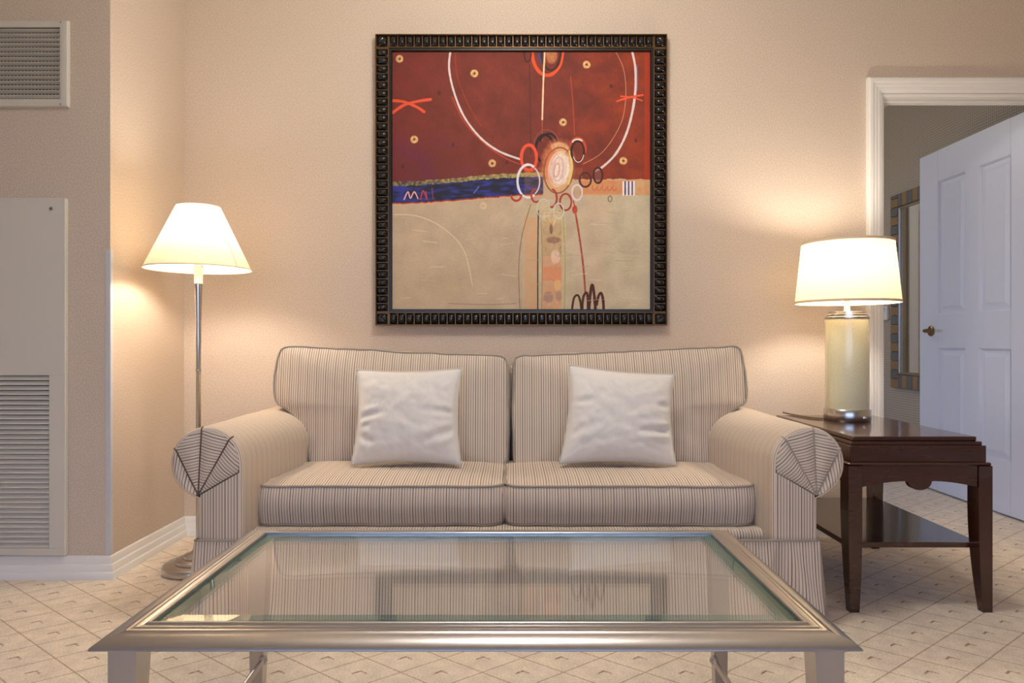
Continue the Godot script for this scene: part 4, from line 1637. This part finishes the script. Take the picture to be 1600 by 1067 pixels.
# ------------------------------------------------------------------ coffee table
func coffee_table():
	var cx := -0.0614
	var hx := 0.579
	var f := 1.216
	var b := 1.781
	var cd := (f + b) / 2
	var hd := (b - f) / 2
	var top := 0.430
	var o := root("coffee_table", V(cx, 0, cd), "silver metal coffee table with glass top in front of the sofa", "table")
	var flat := Transform3D(Basis(Vector3(1, 0, 0), Vector3(0, 0, -1), Vector3(0, 1, 0)), V(cx, top, cd))
	var path := rect(-hx, hx, -hd, hd)
	# moulded rim: two fine steps, then a broad nosing
	var pr := [Vector2(0.0, -0.022), Vector2(0.0, 0.0015), Vector2(0.002, 0.003), Vector2(0.006, 0.003), Vector2(0.008, 0.0015), Vector2(0.0095, -0.0005), Vector2(0.012, 0.0002), Vector2(0.020, 0.0002), Vector2(0.022, -0.002), Vector2(0.024, -0.0022), Vector2(0.025, -0.001), Vector2(0.031, -0.001), Vector2(0.033, -0.003), Vector2(0.042, -0.0036), Vector2(0.052, -0.0054), Vector2(0.060, -0.0082), Vector2(0.066, -0.0118), Vector2(0.070, -0.0155), Vector2(0.0715, -0.0185), Vector2(0.070, -0.0205), Vector2(0.062, -0.022), Vector2(0.0, -0.022)]
	var st := begin()
	sweep(st, path, true, pr, flat)
	obj("rim", st, M["pewter"], o)
	# the plate: flat middle, bevel all round
	var bw := 0.036
	st = begin()
	chamfer(st, Transform3D(Basis(), V(cx, top - 0.0055, cd)), Vector3(2 * (hx - bw), 0.009, 2 * (hd - bw)), 0.0)
	obj("glass_top", st, M["clear glass"], o)
	st = begin()
	sweep(st, path, true, [Vector2(-bw, -0.001), Vector2(-0.0005, -0.0032), Vector2(-0.0005, -0.010), Vector2(-bw, -0.010)], flat)
	obj("bevelled_edge", st, M["bevelled glass"], o, "green tinted bevelled glass edge")
	# lip that carries the glass
	st = begin()
	sweep(st, path, true, [Vector2(-0.010, -0.022), Vector2(-0.010, -0.0105), Vector2(0.0, -0.0105)], flat)
	obj("glass_ledge", st, M["pewter"], o)
	# tapered square legs
	var lx := hx + 0.038
	var ld := hd + 0.038
	for sx in [-1, 1]:
		for sd in [-1, 1]:
			st = begin()
			var rows := []
			for k in 2:
				var h := 0.050 if k == 0 else 0.030
				var y := top - 0.022 if k == 0 else 0.0
				var xo: float = sx * (lx + 0.012)
				var dd: float = sd * (ld + 0.012)
				rows.append([cx + xo - sx * h, cx + xo, y, cd + dd - sd * h, cd + dd])
			var p: Array = rows[0]
			var q: Array = rows[1]
			var mid := V((p[0] + p[1]) / 2, 0.2, (p[3] + p[4]) / 2)
			for s in [0, 1]:
				face(st, [V(p[s], p[2], p[3]), V(p[s], p[2], p[4]), V(q[s], q[2], q[4]), V(q[s], q[2], q[3])], mid)
				face(st, [V(p[0], p[2], p[3 + s]), V(p[1], p[2], p[3 + s]), V(q[1], q[2], q[3 + s]), V(q[0], q[2], q[3 + s])], mid)
			face(st, [V(q[0], 0, q[3]), V(q[1], 0, q[3]), V(q[1], 0, q[4]), V(q[0], 0, q[4])], mid)
			face(st, [V(p[0], p[2], p[3]), V(p[1], p[2], p[3]), V(p[1], p[2], p[4]), V(p[0], p[2], p[4])], mid)
			obj("leg", st, M["pewter"], o)
	# bowed side stretchers, each end in a small rosette
	for sx in [-1.0, 1.0]:
		var line := []
		for k in 17:
			var u := k / 16.0
			line.append(V(cx + sx * (lx - 0.026 + 0.02 * sin(PI * u)), 0.095 - 0.035 * sin(PI * u), lerpf(cd + ld - 0.03, cd - ld + 0.03, u)))
		st = begin()
		tube(st, line, 0.0075, 10)
		var rod := obj("stretcher", st, M["pewter"], o)
		for k in [0, 16]:
			st = begin()
			var pr2 := []
			for i in 9:
				var w := lerpf(-90.0, 90.0, i / 8.0)
				pr2.append(Vector2(0.012 * cos(deg_to_rad(w)), 0.012 * sin(deg_to_rad(w))))
			lathe(st, line[k], pr2, 16)
			obj("rosette", st, M["pewter"], rod)


# ------------------------------------------------------------------ painting
func painting():
	var x0 := -0.650
	var x1 := 0.738
	var y0 := 1.007
	var y1 := 2.392
	var o := root("framed_painting", V((x0 + x1) / 2, y0, BACK), "large square red and sand abstract painting in a dark beaded frame above the sofa", "painting")
	var t := Transform3D(Basis(), Vector3(0, 0, -BACK))
	# frame section, from the sight edge outwards
	var st := begin()
	var prf := [Vector2(-0.078, 0.018), Vector2(-0.077, 0.030), Vector2(-0.074, 0.034), Vector2(-0.066, 0.034), Vector2(-0.064, 0.034)]
	sweep(st, rect(x0, x1, y0, y1), true, prf, t)
	var fr_in := st
	var frame_st := begin()
	sweep(frame_st, rect(x0, x1, y0, y1), true, [Vector2(-0.064, 0.034), Vector2(-0.063, 0.040), Vector2(-0.059, 0.040), Vector2(-0.057, 0.032), Vector2(-0.006, 0.032), Vector2(-0.004, 0.044), Vector2(0.0, 0.044), Vector2(0.0, 0.0), Vector2(-0.078, 0.0)], t)
	var fr := obj("frame", frame_st, M["frame bronze"], o)
	obj("sight_edge", fr_in, M["frame black"], fr)
	# beads: pillowed blocks set in the channel
	var bead := begin()
	var pos := []
	var uv := []
	for j in 6:
		var row := []
		var ur := []
		for i in 6:
			var a := 2.0 * i / 5 - 1.0
			var b := 2.0 * j / 5 - 1.0
			var h := 0.015 * pow(maxf(0.0, 1.0 - pow(absf(a), 3.0)), 0.5) * pow(maxf(0.0, 1.0 - pow(absf(b), 4.0)), 0.5)
			row.append(Vector3(a * 0.0176, b * 0.0258, h))
			ur.append(Vector2(a, b))
		pos.append(row)
		uv.append(ur)
	sheet(bead, pos, uv, Vector3(0, 0, -0.1))
	var bm := bead.commit()
	var n := 32
	for side in 4:
		var horiz := side < 2
		var from := (x0 if horiz else y0) + 0.0655
		var to := (x1 if horiz else y1) - 0.0655
		for k in n:
			var u := lerpf(from, to, (k + 0.5) / n)
			var b := obj("bead", bm, M["frame bead"], fr)
			if horiz:
				b.position = Vector3(u, (y0 if side == 0 else y1) + (0.0315 if side == 0 else -0.0315), -BACK + 0.0325)
			else:
				b.position = Vector3((x0 if side == 2 else x1) + (0.0315 if side == 2 else -0.0315), u, -BACK + 0.0325)
				b.rotation.z = PI / 2
	# carved corner blocks
	var corner := begin()
	pos = []
	uv = []
	for j in 8:
		var row := []
		var ur := []
		for i in 8:
			var a := 2.0 * i / 7 - 1.0
			var b := 2.0 * j / 7 - 1.0
			var h := 0.015 * pow(maxf(0.0, (1.0 - pow(absf(a), 4.0)) * (1.0 - pow(absf(b), 4.0))), 0.5) * (0.6 + 0.4 * absf(a - b) / (absf(a - b) + 0.12))
			row.append(Vector3(a * 0.0245, b * 0.0245, h))
			ur.append(Vector2(a, b))
		pos.append(row)
		uv.append(ur)
	sheet(corner, pos, uv, Vector3(0, 0, -0.1))
	var cm := corner.commit()
	for q in [[x0 + 0.0315, y0 + 0.0315, 1], [x1 - 0.0315, y0 + 0.0315, 0], [x1 - 0.0315, y1 - 0.0315, 1], [x0 + 0.0315, y1 - 0.0315, 0]]:
		var b := obj("corner_block", cm, M["frame bead"], fr)
		b.position = Vector3(q[0], q[1], -BACK + 0.0325)
		b.rotation.z = PI / 2 * q[2]
	# canvas
	st = begin()
	var cx0 := x0 + 0.074
	var cx1 := x1 - 0.074
	var cy0 := y0 + 0.074
	var cy1 := y1 - 0.074
	var d := BACK - 0.022
	var nn := Vector3(0, 0, 1)
	quad(st, [V(cx0, cy0, d), V(cx1, cy0, d), V(cx1, cy1, d), V(cx0, cy1, d)], [nn, nn, nn, nn], [Vector2(0, 1), Vector2(1, 1), Vector2(1, 0), Vector2(0, 0)])
	var back := V((cx0 + cx1) / 2, (cy0 + cy1) / 2, d + 0.01)
	for q in [[cx0, cx0, cy0, cy1], [cx1, cx1, cy0, cy1], [cx0, cx1, cy0, cy0], [cx0, cx1, cy1, cy1]]:
		var same: bool = q[0] == q[1]
		var p := [V(q[0], q[2], d), V(q[1], q[3], d), V(q[1], q[3], d + 0.02), V(q[0], q[2], d + 0.02)]
		face(st, p, back)
	obj("canvas", st, M["painted canvas"], o, "abstract painting of red ground, blue band and pale sand field")


# ------------------------------------------------------------------ the room beyond the doorway
func bedroom():
	var m: Material = M["woven wallpaper"]
	var st := begin()
	box(st, 2.9, 3.02, 0, CEIL, BACK + 0.12, 7.0)
	struct(obj("wall_bedroom_right", st, m), "woven grey-tan papered wall seen through the doorway", "wall")
	st = begin()
	box(st, -0.62, 3.02, 0, CEIL, 7.0, 7.12)
	struct(obj("wall_bedroom_back", st, m), "woven papered wall at the end of the next room, seen in the mirror", "wall")
	# its window looks out to the left
	window_wall("wall_bedroom_left", "window_2", "woven papered wall with the window of the next room", "white framed window of the next room", Transform3D(Basis(Vector3(0, 0, -1), Vector3(0, 1, 0), Vector3(-1, 0, 0)), Vector3(-0.5, 0, 0)), BACK + 0.12, 7.0, 3.75, 6.0, 0.35, 2.4, m)
	var pr := [Vector2(0.0, 0.0), Vector2(0.020, 0.0), Vector2(0.020, 0.034), Vector2(0.015, 0.040), Vector2(0.015, 0.060), Vector2(0.010, 0.066), Vector2(0.004, 0.090), Vector2(0.0, 0.090)]
	pr.reverse()
	st = begin()
	sweep(st, [Vector2(1.85, 7.0), Vector2(2.9, 7.0), Vector2(2.9, BACK + 0.12)], false, pr, Transform3D(Basis(Vector3(1, 0, 0), Vector3(0, 0, -1), Vector3(0, 1, 0)), Vector3.ZERO))
	struct(obj("baseboard_bedroom", st, M["white paint"]), "white baseboard of the next room", "baseboard")
	# closet door at the end of that room
	var cl := root("door_2", V(1.2, 0, 6.97))
	struct(cl, "cream closet door at the end of the next room, seen in the mirror", "door")
	st = begin()
	box(st, 0.72, 1.62, 0.01, 2.27, 6.955, 6.995, 0.003)
	obj("leaf", st, M["cream door"], cl)
	st = begin()
	for q in [[0.62, 0.72, 0.0, 2.37], [1.62, 1.72, 0.0, 2.37], [0.72, 1.62, 2.27, 2.37]]:
		box(st, q[0], q[1], q[2], q[3], 6.965, 7.0, 0.004)
	obj("casing", st, M["white paint"], cl)
	ceiling_lamp("round white ceiling lamp of the next room", V(1.2, CEIL, 5.2), 0.35)
	# mirror in a frame of slate and gold blocks, hung on the right-hand wall
	var wx := 2.9
	var d1 := 5.183
	var d0 := 4.26
	var y0 := 0.583
	var y1 := 2.03
	var mi := root("wall_mirror", V(wx, y0, (d0 + d1) / 2), "tall mirror framed in alternating slate and gold blocks, behind the open door", "mirror")
	st = begin()
	box(st, wx - 0.014, wx, y0 + 0.09, y1 - 0.09, d0 + 0.09, d1 - 0.09)
	obj("mirror_glass", st, M["mirror silver"], mi)
	# plane: x = depth, y = height, out of the wall towards -x
	var pt := Transform3D(Basis(Vector3(0, 0, -1), Vector3(0, 1, 0), Vector3(-1, 0, 0)), Vector3(wx, 0, 0))
	st = begin()
	sweep(st, rect(d0, d1, y0, y1), true, [Vector2(-0.122, 0.014), Vector2(-0.120, 0.020), Vector2(-0.104, 0.026), Vector2(-0.100, 0.022), Vector2(-0.100, 0.0)], pt)
	obj("inner_bead", st, M["brushed nickel"], mi, "silver inner bead")
	st = begin()
	sweep(st, rect(d0, d1, y0, y1), true, [Vector2(-0.101, 0.0), Vector2(-0.101, 0.018), Vector2(0.0, 0.018), Vector2(0.0, 0.0)], pt)
	var fr := obj("frame", st, M["mosaic slate"], mi)
	var k := 0
	var y := y0
	while y < y1 - 0.01:
		for d in [d0, d1 - 0.1]:
			st = begin()
			box(st, wx - 0.030, wx - 0.017, y + 0.002, minf(y + 0.0675, y1) - 0.002, d + 0.002, d + 0.098, 0.003)
			obj("block", st, [M["mosaic gold"], M["mosaic slate"]][k % 2], fr)
		y += 0.0675
		k += 1
	k = 0
	var dd := d0 + 0.1
	while dd < d1 - 0.11:
		for yy in [y0, y1 - 0.1]:
			st = begin()
			box(st, wx - 0.030, wx - 0.017, yy + 0.002, yy + 0.098, dd + 0.002, minf(dd + 0.0675, d1 - 0.1) - 0.002, 0.003)
			obj("block", st, [M["mosaic slate"], M["mosaic gold"]][k % 2], fr)
		dd += 0.0675
		k += 1
	# switch plate beside the mirror
	var sw := root("thermostat", V(wx, 1.15, 5.29), "small white wall control beside the tiled mirror", "wall control")
	st = begin()
	box(st, wx - 0.022, wx, 1.095, 1.205, 5.245, 5.345, 0.004)
	obj("case", st, M["white paint"], sw)
	st = begin()
	box(st, wx - 0.025, wx - 0.021, 1.165, 1.19, 5.265, 5.315, 0.001)
	obj("display", st, M["grey enamel"], sw)
